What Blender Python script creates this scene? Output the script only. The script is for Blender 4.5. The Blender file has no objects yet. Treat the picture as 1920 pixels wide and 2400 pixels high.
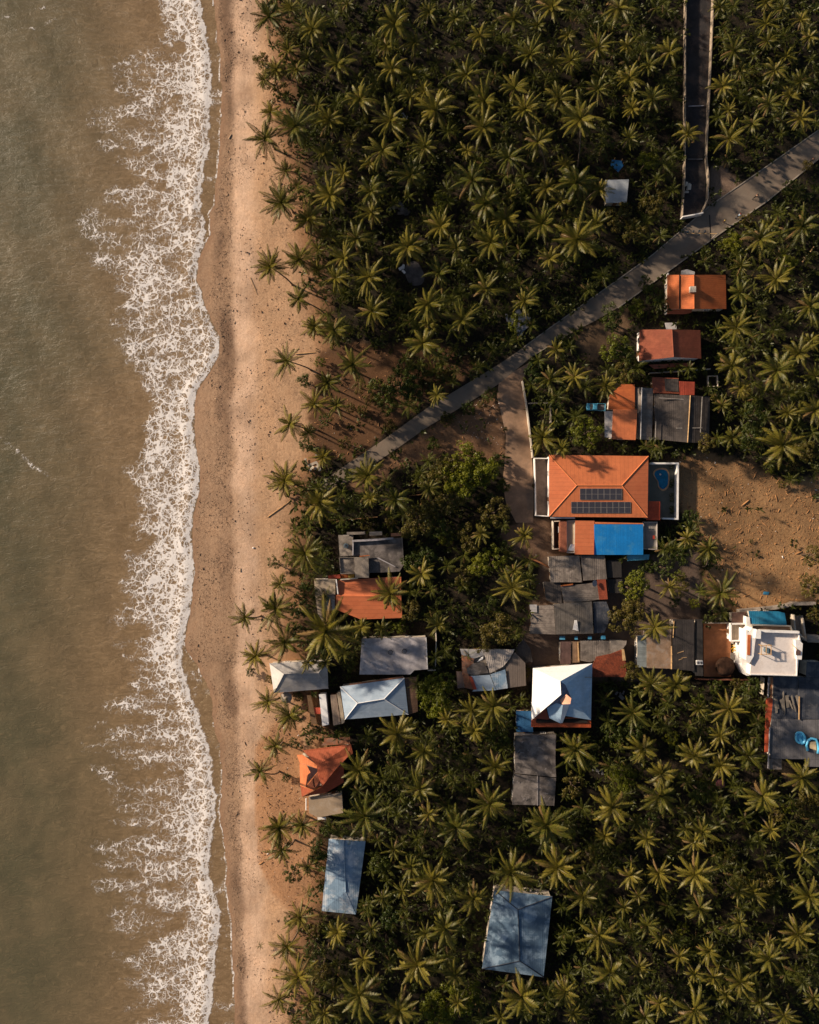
import bpy, math, random
import numpy as np
from mathutils import Vector, Matrix, noise as mnoise
R = math.radians
# ------------------------------------------------------------------ camera, light
K = 0.1          # metres per photograph pixel on the ground
H = 200.0        # height of the drone
scene = bpy.context.scene
col = scene.collection
cam_d = bpy.data.cameras.new("camera"); cam = bpy.data.objects.new("camera", cam_d); col.objects.link(cam)
cam.location = (0, 0, H); cam.rotation_euler = (0, 0, 0)
cam_d.sensor_fit = 'VERTICAL'; cam_d.angle = 2*math.atan(120.0/H)
cam_d.clip_end = 6000; cam_d.clip_start = 1.0
scene.camera = cam
EL, AZ = 20.5, 155.0            # elevation; direction towards the sun counted from +X
SKY = 0.052
world = bpy.data.worlds.new("World"); scene.world = world; world.use_nodes = True
wn = world.node_tree.nodes; wl = world.node_tree.links
bg = wn['Background']
sky = wn.new('ShaderNodeTexSky'); sky.sky_type = 'NISHITA'; sky.sun_disc = False
sky.sun_elevation = R(EL); sky.sun_rotation = R(90-AZ)
sky.air_density = 1.0; sky.dust_density = 1.6; sky.ozone_density = 1.2
wl.new(sky.outputs[0], bg.inputs[0]); bg.inputs[1].default_value = SKY
sd = bpy.data.lights.new("sun", 'SUN'); sd.energy = 4.8; sd.angle = R(2.6); sd.color = (1.0, 0.83, 0.64)
sun = bpy.data.objects.new("sun", sd); col.objects.link(sun)
dv = Vector((math.cos(R(AZ))*math.cos(R(EL)), math.sin(R(AZ))*math.cos(R(EL)), math.sin(R(EL))))
sun.rotation_euler = dv.to_track_quat('Z', 'Y').to_euler(); sun.location = dv*300
vs = scene.view_settings
vs.view_transform = 'Standard'; vs.look = 'None'; vs.gamma = 1; vs.exposure = 0.60
try: vs.use_curve_mapping = False
except Exception: pass
scene.cycles.max_bounces = 5; scene.cycles.diffuse_bounces = 3; scene.cycles.transparent_max_bounces = 4

# ------------------------------------------------------------------ helpers
def W(px, py, h=0.0):
    f = K*(1-h/H)
    return Vector(((px-960)*f, (1200-py)*f, h))
def pts(s, ox=0, oy=0, sc=1.0):
    v = [float(a) for a in s.replace(',', ' ').split()]
    return [(ox+v[i]/sc, oy+v[i+1]/sc) for i in range(0, len(v), 2)]
def tag(o, label=None, cat=None, group=None, kind=None):
    if label: o['label'] = label
    if cat: o['category'] = cat
    if group: o['group'] = group
    if kind: o['kind'] = kind
    return o
EX = []     # footprints in photo pixels that stay free of undergrowth

class MB:
    def __init__(s): s.v = []; s.f = []; s.m = []
    def face(s, p, mi=0):
        n = len(s.v); s.v += [tuple(a) for a in p]; s.f.append(tuple(range(n, n+len(p)))); s.m.append(mi)
    def slab(s, p, t=0.12, mi=0):
        p = [Vector(a) for a in p]
        nrm = Vector((0, 0, 0))
        for i in range(len(p)):
            nrm += p[i].cross(p[(i+1) % len(p)])
        if nrm.z < 0: p = p[::-1]
        n = len(s.v); k = len(p)
        s.v += [tuple(a) for a in p] + [(a.x, a.y, a.z-t) for a in p]
        s.f.append(tuple(range(n, n+k))); s.m.append(mi)
        s.f.append(tuple(range(n+2*k-1, n+k-1, -1))); s.m.append(mi)
        for i in range(k):
            j = (i+1) % k
            s.f.append((n+i, n+k+i, n+k+j, n+j)); s.m.append(mi)
    def prism(s, p, z0, z1, mi=0):
        s.slab([(a[0], a[1], z1) for a in p], z1-z0, mi)
    def box(s, c, size, rot=0, mi=0):
        cx, cy, z0 = c; sx, sy, sz = size; ca, sa = math.cos(rot), math.sin(rot)
        q = [(-sx/2, -sy/2), (sx/2, -sy/2), (sx/2, sy/2), (-sx/2, sy/2)]
        s.prism([(cx+a*ca-b*sa, cy+a*sa+b*ca) for a, b in q], z0, z0+sz, mi)
    def bar(s, a, b, w=0.15, h=0.15, mi=0):
        s.tube([a, b], [w, w], 4, mi)
    def tube(s, path, rad, n=8, mi=0):
        path = [Vector(a) for a in path]; base = len(s.v); k = len(path)
        for i, p in enumerate(path):
            d = (path[min(i+1, k-1)]-path[max(i-1, 0)]).normalized()
            up = Vector((0, 0, 1)) if abs(d.z) < .9 else Vector((1, 0, 0))
            a = d.cross(up).normalized(); b = d.cross(a).normalized()
            r = rad[i] if isinstance(rad, (list, tuple)) else rad
            for j in range(n):
                t = 2*math.pi*(j+.5)/n
                s.v.append(tuple(p + a*math.cos(t)*r + b*math.sin(t)*r))
        for i in range(k-1):
            for j in range(n):
                jj = (j+1) % n
                s.f.append((base+i*n+j, base+i*n+jj, base+(i+1)*n+jj, base+(i+1)*n+j)); s.m.append(mi)
        s.f.append(tuple(base+j for j in range(n))[::-1]); s.m.append(mi)
        s.f.append(tuple(base+(k-1)*n+j for j in range(n))); s.m.append(mi)
    def ball(s, c, r, n=8, m=5, mi=0, sq=(1, 1, 1)):
        base = len(s.v)
        for i in range(m+1):
            ph = math.pi*i/m
            for j in range(n):
                t = 2*math.pi*j/n
                s.v.append((c[0]+r*sq[0]*math.sin(ph)*math.cos(t), c[1]+r*sq[1]*math.sin(ph)*math.sin(t), c[2]+r*sq[2]*math.cos(ph)))
        for i in range(m):
            for j in range(n):
                jj = (j+1) % n
                s.f.append((base+i*n+j, base+(i+1)*n+j, base+(i+1)*n+jj, base+i*n+jj)); s.m.append(mi)
    def cyl(s, c, r, h, n=14, mi=0, r2=None):
        s.tube([(c[0], c[1], c[2]), (c[0], c[1], c[2]+h)], [r, r if r2 is None else r2], n, mi)
    def build(s, name, mats, parent=None, smooth=False, bevel=0):
        me = bpy.data.meshes.new(name)
        off = parent.location if parent is not None else Vector((0, 0, 0))
        if parent is not None and parent.parent is not None:
            q = parent
            off = Vector((0, 0, 0))
            while q is not None: off += q.location; q = q.parent
        rz = TH_ROT.get(parent.name if parent is not None and parent.parent is None else (parent.parent.name if parent is not None and parent.parent is not None else ''), 0)
        me.from_pydata([(a[0]-off.x, a[1]-off.y, a[2]-off.z) for a in s.v], [], s.f)
        if not isinstance(mats, (list, tuple)): mats = [mats]
        for m in mats: me.materials.append(m)
        me.polygons.foreach_set('material_index', s.m)
        if smooth: me.polygons.foreach_set('use_smooth', [True]*len(s.f))
        me.update()
        o = bpy.data.objects.new(name, me); col.objects.link(o)
        if parent is not None: o.parent = parent
        if bevel:
            b = o.modifiers.new('bevel', 'BEVEL'); b.width = bevel; b.segments = 1; b.limit_method = 'ANGLE'
        return o
TH_ROT = {}
def thing(name, label, cat, loc, group=None):
    o = bpy.data.objects.new(name, None); col.objects.link(o); o.location = loc
    o.empty_display_size = 0.5
    return tag(o, label, cat, group)

# ------------------------------------------------------------------ materials
def srgb(r, g, b):
    f = lambda c: ((c/255+0.055)/1.055)**2.4 if c > 10 else c/255/12.92
    return (f(r), f(g), f(b), 1)
def nd(nt, t, **k):
    n = nt.nodes.new(t)
    for a, b in k.items(): setattr(n, a, b)
    return n
def mth(nt, op, a, b=None, clamp=False):
    n = nt.nodes.new('ShaderNodeMath'); n.operation = op; n.use_clamp = clamp
    for i, x in enumerate((a, b)):
        if x is None: continue
        if isinstance(x, (int, float)): n.inputs[i].default_value = x
        else: nt.links.new(x, n.inputs[i])
    return n.outputs[0]
def mixc(nt, f, a, b, mode='MIX'):
    n = nt.nodes.new('ShaderNodeMix'); n.data_type = 'RGBA'; n.blend_type = mode
    for i, x in ((0, f), (6, a), (7, b)):
        if isinstance(x, (int, float)): n.inputs[i].default_value = x
        elif isinstance(x, tuple): n.inputs[i].default_value = x if len(x) == 4 else (*x, 1)
        else: nt.links.new(x, n.inputs[i])
    return n.outputs[2]
def ramp(nt, f, a, b):
    n = nt.nodes.new('ShaderNodeMapRange'); n.interpolation_type = 'SMOOTHSTEP'
    nt.links.new(f, n.inputs[0]); n.inputs[1].default_value = a; n.inputs[2].default_value = b
    return n.outputs[0]
def noise(nt, vec, scale, detail=3, rough=.55, dist=0):
    n = nt.nodes.new('ShaderNodeTexNoise'); n.inputs['Scale'].default_value = scale
    n.inputs['Detail'].default_value = detail; n.inputs['Roughness'].default_value = rough; n.inputs['Distortion'].default_value = dist
    if vec is not None: nt.links.new(vec, n.inputs['Vector'])
    return n.outputs[0]
def mapping(nt, vec, rot=(0, 0, 0), scale=(1, 1, 1), loc=(0, 0, 0)):
    n = nt.nodes.new('ShaderNodeMapping'); nt.links.new(vec, n.inputs[0])
    n.inputs[1].default_value = loc; n.inputs[2].default_value = rot; n.inputs[3].default_value = scale
    return n.outputs[0]
MATS = {}
def mat(name, c, rough=.8, metal=0.0, var=.18, vs=.6, bump=.15, bs=4.0, seam=None, stain_or_sheen=None, stain_or_sheen_amt=.5, spec=.3, tile=None):
    """c base colour; seam=(angle_deg, spacing_m, darkness) sheet joints; stain=second colour in blotches"""
    if name in MATS: return MATS[name]
    m = bpy.data.materials.new(name); m.use_nodes = True; nt = m.node_tree; MATS[name] = m
    bs_ = nt.nodes['Principled BSDF']
    bs_.inputs['Roughness'].default_value = rough; bs_.inputs['Metallic'].default_value = metal
    bs_.inputs['Specular IOR Level'].default_value = spec
    tc = nd(nt, 'ShaderNodeTexCoord').outputs['Object']
    oi = nd(nt, 'ShaderNodeObjectInfo')
    n1 = noise(nt, tc, vs, 5, .65); n2 = noise(nt, tc, vs*7, 3, .6)
    lo = tuple(x*(1-var*1.6) for x in c[:3])+(1,); hi = tuple(min(1, x*(1+var)) for x in c[:3])+(1,)
    base = mixc(nt, ramp(nt, n1, .3, .7), lo, hi)
    base = mixc(nt, mth(nt, 'MULTIPLY', ramp(nt, n2, .45, .8), .35), base, tuple(x*.6 for x in c[:3])+(1,))
    if stain_or_sheen:
        s = noise(nt, tc, vs*.9+.11, 6, .7, .4)
        base = mixc(nt, mth(nt, 'MULTIPLY', ramp(nt, s, .47, .62), stain_or_sheen_amt), base, stain_or_sheen)
    h = noise(nt, tc, bs, 4, .6)
    if seam:
        ang, sp, dk = seam
        mp = mapping(nt, tc, rot=(0, 0, R(ang)))
        sx = nd(nt, 'ShaderNodeSeparateXYZ'); nt.links.new(mp, sx.inputs[0])
        u = mth(nt, 'FRACT', mth(nt, 'DIVIDE', sx.outputs[0], sp))
        tri = mth(nt, 'ABSOLUTE', mth(nt, 'SUBTRACT', u, .5))
        line = ramp(nt, tri, .36, .5)
        base = mixc(nt, mth(nt, 'MULTIPLY', line, dk), base, tuple(x*.45 for x in c[:3])+(1,))
        # every sheet has a slightly different age
        idn = nd(nt, 'ShaderNodeTexWhiteNoise', noise_dimensions='1D')
        nt.links.new(mth(nt, 'FLOOR', mth(nt, 'DIVIDE', sx.outputs[0], sp)), idn.inputs['W'])
        base = mixc(nt, mth(nt, 'MULTIPLY', idn.outputs[0], .16), base, tuple(x*.55 for x in c[:3])+(1,))
        corr = mth(nt, 'SINE', mth(nt, 'MULTIPLY', sx.outputs[0], 2*math.pi/min(sp, .45)))
        h = mth(nt, 'ADD', h, mth(nt, 'ADD', mth(nt, 'MULTIPLY', corr, .25), mth(nt, 'MULTIPLY', line, .5)))
    if tile:
        mp = mapping(nt, tc, rot=(0, 0, R(tile[0])))
        br = nd(nt, 'ShaderNodeTexBrick'); nt.links.new(mp, br.inputs[0])
        br.inputs['Scale'].default_value = 1.0/tile[1]; br.inputs['Mortar Size'].default_value = .04
        br.inputs['Color1'].default_value = (1, 1, 1, 1); br.inputs['Color2'].default_value = (.55, .5, .5, 1); br.inputs['Mortar'].default_value = (.2, .17, .15, 1)
        base = mixc(nt, .75, base, br.outputs[0], 'MULTIPLY')
        h = mth(nt, 'ADD', h, mth(nt, 'MULTIPLY', br.outputs['Fac'], -.6))
    nt.links.new(base, bs_.inputs['Base Color'])
    bp = nd(nt, 'ShaderNodeBump'); bp.inputs['Strength'].default_value = min(1, bump*2); bp.inputs['Distance'].default_value = .08
    nt.links.new(h, bp.inputs['Height']); nt.links.new(bp.outputs[0], bs_.inputs['Normal'])
    return m
def leafmat(name, a, b, trans=.25, dry=None, dry_amt=.3):
    m = bpy.data.materials.new(name); m.use_nodes = True; nt = m.node_tree
    out = nt.nodes['Material Output']; nt.nodes.remove(nt.nodes['Principled BSDF'])
    oi = nd(nt, 'ShaderNodeObjectInfo'); ge = nd(nt, 'ShaderNodeNewGeometry')
    tc = nd(nt, 'ShaderNodeTexCoord').outputs['Object']
    f = mth(nt, 'ADD', mth(nt, 'MULTIPLY', oi.outputs['Random'], .65), mth(nt, 'MULTIPLY', ge.outputs['Random Per Island'], .35))
    c = mixc(nt, f, a, b)
    if dry:
        wn_ = nd(nt, 'ShaderNodeTexWhiteNoise', noise_dimensions='1D')
        nt.links.new(mth(nt, 'ADD', mth(nt, 'MULTIPLY', ge.outputs['Random Per Island'], 1.0), oi.outputs['Random']), wn_.inputs['W'])
        c = mixc(nt, mth(nt, 'MULTIPLY', ramp(nt, wn_.outputs[0], .72, .95), dry_amt), c, dry)
    ns = noise(nt, tc, .9, 3)
    c = mixc(nt, mth(nt, 'MULTIPLY', ramp(nt, ns, .35, .7), .4), c, tuple(x*.55 for x in a[:3])+(1,))
    d = nd(nt, 'ShaderNodeBsdfDiffuse'); t = nd(nt, 'ShaderNodeBsdfTranslucent'); g = nd(nt, 'ShaderNodeBsdfGlossy')
    g.inputs['Roughness'].default_value = .45; g.inputs['Color'].default_value = (.9, .9, .85, 1)
    nt.links.new(c, d.inputs[0]); nt.links.new(c, t.inputs[0])
    mx = nd(nt, 'ShaderNodeMixShader'); mx.inputs[0].default_value = trans
    nt.links.new(d.outputs[0], mx.inputs[1]); nt.links.new(t.outputs[0], mx.inputs[2])
    m2 = nd(nt, 'ShaderNodeMixShader'); m2.inputs[0].default_value = .018
    nt.links.new(mx.outputs[0], m2.inputs[1]); nt.links.new(g.outputs[0], m2.inputs[2])
    nt.links.new(m2.outputs[0], out.inputs['Surface'])
    return m
# numpy value noise
def vnoise(x, y, scale, seed=0, octaves=1):
    x = np.asarray(x, float); y = np.asarray(y, float); r = 0; amp = 1; tot = 0
    for o in range(octaves):
        u = x*scale*2**o + 31.7*seed; v = y*scale*2**o + 17.3*seed
        iu = np.floor(u); iv = np.floor(v); fu = u-iu; fv = v-iv
        fu = fu*fu*(3-2*fu); fv = fv*fv*(3-2*fv)
        def hsh(a, b):
            s = np.sin(a*127.1+b*311.7+seed*74.7+o*19.19)*43758.5453
            return s-np.floor(s)
        r = r + amp*((hsh(iu, iv)*(1-fu)+hsh(iu+1, iv)*fu)*(1-fv)+(hsh(iu, iv+1)*(1-fu)+hsh(iu+1, iv+1)*fu)*fv)
        tot += amp; amp *= .5
    return r/tot
def inpoly(x, y, poly):
    x = np.asarray(x, float); y = np.asarray(y, float); c = np.zeros(x.shape, bool); n = len(poly); j = n-1
    for i in range(n):
        xi, yi = poly[i]; xj, yj = poly[j]
        if yi != yj:
            cond = ((yi > y) != (yj > y)) & (x < (xj-xi)*(y-yi)/(yj-yi)+xi)
            c ^= cond
        j = i
    return c
def grid_mesh(name, xs, ys, zf, mats, attrs=None, smooth=True):
    X, Y = np.meshgrid(xs, ys); Z = zf(X, Y)
    nx, ny = len(xs), len(ys)
    co = np.stack([X, Y, Z], -1).reshape(-1, 3).astype(np.float32)
    i = np.arange(nx*ny).reshape(ny, nx)
    q = np.stack([i[:-1, :-1], i[:-1, 1:], i[1:, 1:], i[1:, :-1]], -1).reshape(-1, 4)
    me = bpy.data.meshes.new(name)
    me.vertices.add(len(co)); me.vertices.foreach_set('co', co.ravel())
    me.loops.add(q.size); me.loops.foreach_set('vertex_index', q.ravel().astype(np.int32))
    me.polygons.add(len(q)); me.polygons.foreach_set('loop_start', np.arange(0, q.size, 4).astype(np.int32))
    if smooth: me.polygons.foreach_set('use_smooth', np.ones(len(q), bool))
    me.update(calc_edges=True)
    for an, fn in (attrs or {}).items():
        val = fn(X, Y)
        if val.ndim == 3:
            a = me.attributes.new(an, 'FLOAT_COLOR', 'POINT')
            v4 = np.concatenate([val.reshape(-1, 3), np.ones((nx*ny, 1))], 1).astype(np.float32)
            a.data.foreach_set('color', v4.ravel())
        else:
            a = me.attributes.new(an, 'FLOAT', 'POINT'); a.data.foreach_set('value', val.ravel().astype(np.float32))
    me.materials.append(mats)
    o = bpy.data.objects.new(name, me); col.objects.link(o)
    return o
def quads_mesh(name, V, F, M, mats):
    """V (n,3), F (m,4), M (m)"""
    me = bpy.data.meshes.new(name)
    me.vertices.add(len(V)); me.vertices.foreach_set('co', V.astype(np.float32).ravel())
    me.loops.add(F.size); me.loops.foreach_set('vertex_index', F.ravel().astype(np.int32))
    me.polygons.add(len(F)); me.polygons.foreach_set('loop_start', np.arange(0, F.size, 4).astype(np.int32))
    me.polygons.foreach_set('material_index', M.astype(np.int32))
    me.update(calc_edges=True)
    for m in mats: me.materials.append(m)
    return me
# ------------------------------------------------------------------ shoreline curves (photo pixels)
SH = [(-400,470),(0,472),(60,480),(111,487),(160,492),(222,490),(300,484),(340,484),(400,477),(450,472),(480,476),(500,487),(520,492),(545,490),(575,474),(610,461),(655,456),(680,468),(700,474),(715,476),(745,488),(790,509),(830,508),(870,488),(915,458),(950,452),(1000,450),(1060,457),(1100,464),(1150,463),(1210,446),(1270,444),(1330,450),(1370,448),(1450,436),(1500,425),(1545,420),(1580,428),(1605,425),(1640,445),(1670,462),(1740,490),(1800,496),(1870,502),(1920,505),(1980,507),(2040,500),(2090,506),(2160,515),(2200,516),(2260,522),(2330,540),(2400,546),(2800,560)]
SW_ = SH  # wet edge reached by the last swash
EDGE2 = [(-400,505),(0,500),(80,506),(130,516),(200,517),(300,515),(380,511),(440,503),(480,500),(500,487),(545,492),(575,474),(610,461),(655,456),(680,468),(715,476),(745,488),(790,511),(830,508),(870,488),(915,458),(950,452),(1000,450),(1060,457),(1100,464),(1150,463),(1210,448),(1270,446),(1330,452),(1370,450),(1450,438),(1500,428),(1530,436),(1560,462),(1610,484),(1650,496),(1680,495),(1740,512),(1830,520),(1900,512),(2000,528),(2100,532),(2160,538),(2250,545),(2330,548),(2400,550),(2800,575)]
FE = [(-400,470),(0,468),(60,478),(111,487),(160,492),(222,490),(340,484),(400,474),(450,468),(480,466),(520,478),(545,480),(575,470),(610,459),(655,454),(680,466),(715,474),(745,486),(790,509),(830,506),(870,486),(915,456),(950,450),(1000,448),(1060,455),(1100,462),(1150,461),(1210,446),(1270,444),(1330,450),(1370,448),(1450,436),(1500,426),(1540,422),(1580,425),(1620,438),(1660,455),(1740,482),(1800,494),(1870,500),(1920,502),(1980,492),(2040,482),(2090,495),(2130,512),(2180,508),(2240,502),(2300,496),(2400,485),(2800,480)]
FD = [(-400,400),(0,382),(60,398),(100,420),(150,395),(222,400),(300,380),(400,372),(470,350),(540,330),(600,315),(660,300),(720,300),(790,290),(850,310),(890,350),(930,362),(1000,350),(1100,350),(1200,352),(1300,350),(1400,345),(1500,345),(1560,360),(1620,400),(1700,425),(1800,440),(1900,435),(2000,440),(2080,452),(2180,430),(2300,400),(2400,405),(2800,400)]
FS = [(-400,300),(0,370),(80,330),(130,190),(170,180),(220,260),(270,150),(320,190),(370,240),(420,300),(480,220),(530,120),(580,110),(640,250),(700,290),(760,240),(800,260),(860,300),(950,330),(1100,300),(1200,280),(1300,260),(1400,250),(1500,250),(1580,300),(1640,230),(1700,150),(1780,150),(1850,190),(1920,220),(2000,190),(2080,180),(2150,220),(2260,240),(2400,290),(2800,280)]
GROVE_EDGE = [(-400,600),(0,600),(100,618),(200,622),(260,618),(330,640),(400,655),(480,672),(560,680),(640,692),(720,706),(800,712),(900,716),(1000,712),(1060,690),(1130,660),(1200,655),(1300,655),(1400,640),(1480,640),(1560,640),(1640,680),(1720,700),(1800,705),(1880,690),(1960,672),(2050,690),(2120,680),(2200,660),(2300,660),(2400,655),(2800,650)]
def curve(tab, Y, wig=0, seed=0):
    py = 1200-np.asarray(Y)/K
    xs = np.interp(py, [a[0] for a in tab], [a[1] for a in tab])
    return (xs-960)*K
def dshore(X, Y): # metres inland from the swash edge
    return X-curve(EDGE2, Y) + (vnoise(Y, Y*0, .45, 3, 3)-.5)*.9
ax = lambda a, b, s: np.arange(a, b+s/2, s)
far = [200., 300., 450., 700., 1100., 2000.]
xs_g = np.concatenate([[-a for a in far[::-1]], ax(-150, 150, .6), far]); ys_g = np.concatenate([[-a for a in far[::-1]], ax(-160, 160, .6), far])
SEA = -0.9
def gz(X, Y):
    d = dshore(X, Y)
    t = np.clip(d/13, 0, 1); z = SEA+.015+(-SEA-.015)*(t*t*(3-2*t)*.6+t*.4)
    z = np.where(d < 0, np.maximum(SEA+d*.08, -4), z)
    inland = np.clip((d-4)/6, 0, 1)
    ruf = (vnoise(X, Y, .5, 5, 3)-.5)*.16*np.clip(d/3, 0, 1)
    return z + np.where(inland > 0, np.minimum(ruf, .0)*inland, 0)+ (np.clip(d, 0, 6)/6)*(1-inland)*(vnoise(X, Y, .8, 6, 3)-.5)*.1
ROAD_N = pts("1960 280 1920 304 1790 395 1666 481 1530 597 1400 690 1287 770 1230 812 1174 851 1085 905 1000 957 900 1030 806 1093 770 1119 742 1134")
ROAD_S = pts("1960 347 1920 371 1800 470 1695 542 1570 633 1449 721 1395 752 1330 785 1252 832 1162 905 1080 955 1000 1002 940 1045 879 1086 830 1120 796 1140 762 1150")
BR_W = pts("1170 890 1165 930 1176 975 1186 1020 1184 1075 1178 1130 1186 1180 1210 1225")
BR_E = pts("1240 850 1224 898 1234 950 1242 1010 1247 1072 1250 1130 1251 1180 1250 1225")
LANE = pts("1604 -400 1604 0 1602 120 1602 300 1601 420 1595 514 1641 505 1655 470 1657 420 1652 374 1655 300 1660 203 1666 60 1668 0 1670 -400")
DIRT1 = pts("745 820 840 800 900 820 1000 790 1120 850 1080 900 990 950 900 1020 820 1080 740 1060 725 960")
DIRT2 = pts("815 1135 900 1085 1000 1015 1090 962 1160 915 1176 975 1186 1020 1184 1075 1150 1080 1040 1070 950 1090 900 1130 850 1160")
FIELD = pts("1585 1085 1640 1058 1760 1090 1840 1130 2000 1110 2000 1440 1900 1415 1850 1414 1727 1436 1700 1420 1650 1400 1655 1330 1700 1300 1640 1250 1600 1200 1588 1140")
PALE1 = pts("1665 395 1690 385 1715 410 1740 440 1722 465 1690 480 1668 470 1660 430")
CLEAR3 = pts("1385 760 1420 745 1470 720 1480 760 1420 830 1390 850 1340 800")
YARD_A = pts("1245 1212 1300 1215 1345 1290 1290 1320 1200 1310 1170 1250")
ALLEY = pts("1270 1300 1430 1310 1640 1290 1640 1480 1600 1600 1240 1600 1220 1500 1250 1400")
SANDY = pts("640 1700 700 1680 710 1760 700 1860 740 1900 740 1990 725 2130 690 2140 640 2100 600 2000 600 1750")
C = lambda *a: np.array(srgb(*a)[:3])
LS = [(-400,548),(0,550),(700,546),(1200,550),(1700,562),(2200,575),(2400,582),(2800,600)]
def zone(X, Y):
    px = X/K+960; py = 1200-Y/K; d = dshore(X, Y)
    j = (vnoise(X, Y, .12, 8, 4)-.5)*50; j2 = (vnoise(X, Y, .12, 9, 4)-.5)*50
    d2 = d+(vnoise(X, Y, .09, 12, 4)-.5)*3.2
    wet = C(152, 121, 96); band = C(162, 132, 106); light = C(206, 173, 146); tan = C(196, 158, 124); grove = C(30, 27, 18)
    def lerp(a, b, t): return a+(b-a)*t[..., None]
    ss = lambda a, b, x: np.clip((x-a)/(b-a), 0, 1)**2*(3-2*np.clip((x-a)/(b-a), 0, 1))
    c = np.zeros(X.shape+(3,))+wet
    ls = np.interp(py, [a[0] for a in LS], [a[1] for a in LS]); w_ = px-ls+(vnoise(X, Y, .16, 13, 4)-.5)*34
    c = lerp(c, band, ss(.4, 1.6, d2)); c = lerp(c, C(128, 102, 82), ss(-52, -26, w_)*ss(.5, 2, d)*ss(.36, .62, vnoise(X, Y*.5, .14, 14, 4))); c = lerp(c, light, ss(-16, 8, w_)*(.55+.45*ss(.3, .6, vnoise(X, Y, .2, 15, 4)))); c = lerp(c, tan, ss(30, 74, w_))
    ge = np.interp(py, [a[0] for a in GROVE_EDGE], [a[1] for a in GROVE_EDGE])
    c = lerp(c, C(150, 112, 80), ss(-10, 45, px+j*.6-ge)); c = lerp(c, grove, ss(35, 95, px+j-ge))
    soil = C(142, 94, 58)
    for poly, cc in ((DIRT1, C(98, 70, 47)), (DIRT2, C(122, 92, 68)), (FIELD, C(160, 124, 86)), (PALE1, C(125, 105, 90)), (CLEAR3, C(110, 88, 66)), (YARD_A, C(112, 88, 70)), (ALLEY, C(95, 80, 70)), (SANDY, C(178, 134, 98))):
        m = sum(inpoly(px+j*.35+8*(vnoise(X, Y, 1.1, 70+k, 2)-.5)*(k+1), py+j2*.35+8*(vnoise(X, Y, 1.1, 80+k, 2)-.5)*(k+1), poly).astype(float) for k in range(5))/5
        c = lerp(c, cc, m)
    # soft mottles of real soil colour
    n = vnoise(X, Y, .22, 21, 4)[..., None]; c = c*(.82+.36*n)
    mf = inpoly(px+j*.35, py+j2*.35, FIELD)[..., None]*(vnoise(X, Y, .13, 22, 4)[..., None]); c = c*(1.12-np.clip(mf-.35, 0, 1)*1.1*(mf > 0))
    return c
def speck(X, Y):
    d = dshore(X, Y)+(vnoise(X, Y, .09, 12, 4)-.5)*3.2
    px = X/K+960; py = 1200-Y/K; ls = np.interp(py, [a[0] for a in LS], [a[1] for a in LS])
    a = np.clip((d-.6)/1.2, 0, 1)*np.clip((ls+2-px)/10, 0, 1)*np.clip((px-ls+60)/25, .35, 1)
    return a*1.4 + .12*np.clip((d-.6), 0, 1) + np.clip((px-ls-48)/25, 0, 1)*.62
m = bpy.data.materials.new('ground'); m.use_nodes = True; nt = m.node_tree; GM = m
b = nt.nodes['Principled BSDF']; b.inputs['Roughness'].default_value = .9; b.inputs['Specular IOR Level'].default_value = .2
tc = nd(nt, 'ShaderNodeTexCoord').outputs['Object']
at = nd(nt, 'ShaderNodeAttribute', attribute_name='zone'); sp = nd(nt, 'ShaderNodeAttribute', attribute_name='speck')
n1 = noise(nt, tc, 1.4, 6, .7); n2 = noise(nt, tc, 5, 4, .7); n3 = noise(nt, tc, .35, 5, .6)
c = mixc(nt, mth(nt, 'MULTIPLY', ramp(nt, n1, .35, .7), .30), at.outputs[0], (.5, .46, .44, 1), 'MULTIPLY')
c = mixc(nt, mth(nt, 'MULTIPLY', ramp(nt, n3, .4, .7), .25), c, (1.25, 1.12, 1.0, 1), 'MULTIPLY')
n4 = noise(nt, tc, .9, 6, .75, 2.2); c = mixc(nt, mth(nt, 'MULTIPLY', ramp(nt, n4, .42, .62), .34), c, (.62, .58, .56, 1), 'MULTIPLY')
n5 = noise(nt, mapping(nt, tc, scale=(2.2, .22, 1)), .6, 4, .6, .6); c = mixc(nt, mth(nt, 'MULTIPLY', ramp(nt, n5, .5, .62), .22), c, (.7, .66, .64, 1), 'MULTIPLY')
# stranded weed and driftwood stains, curly
wv = nd(nt, 'ShaderNodeTexVoronoi', feature='DISTANCE_TO_EDGE'); wv.inputs['Scale'].default_value = .85
wp = nd(nt, 'ShaderNodeVectorMath', operation='ADD'); nz = nd(nt, 'ShaderNodeTexNoise'); nz.inputs['Scale'].default_value = .8; nz.inputs['Detail'].default_value = 3; nt.links.new(tc, nz.inputs['Vector'])
nt.links.new(tc, wp.inputs[0]); sc_ = nd(nt, 'ShaderNodeVectorMath', operation='SCALE'); sc_.inputs[3].default_value = 2.4; nt.links.new(nz.outputs[1], sc_.inputs[0]); nt.links.new(sc_.outputs[0], wp.inputs[1]); nt.links.new(wp.outputs[0], wv.inputs['Vector'])
curl = mth(nt, 'SUBTRACT', 1.0, ramp(nt, wv.outputs[0], .0, .12))
patch = ramp(nt, noise(nt, tc, .22, 4, .65), .46, .6)
f = mth(nt, 'MULTIPLY', mth(nt, 'MULTIPLY', sp.outputs['Fac'], mth(nt, 'ADD', mth(nt, 'MULTIPLY', curl, .5), mth(nt, 'MULTIPLY', ramp(nt, n2, .5, .62), .5))), mth(nt, 'ADD', mth(nt, 'MULTIPLY', patch, .62), .34))
c = mixc(nt, f, c, srgb(92, 72, 58))
nt.links.new(c, b.inputs['Base Color'])
bp = nd(nt, 'ShaderNodeBump'); bp.inputs['Strength'].default_value = .55; bp.inputs['Distance'].default_value = .18
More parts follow.
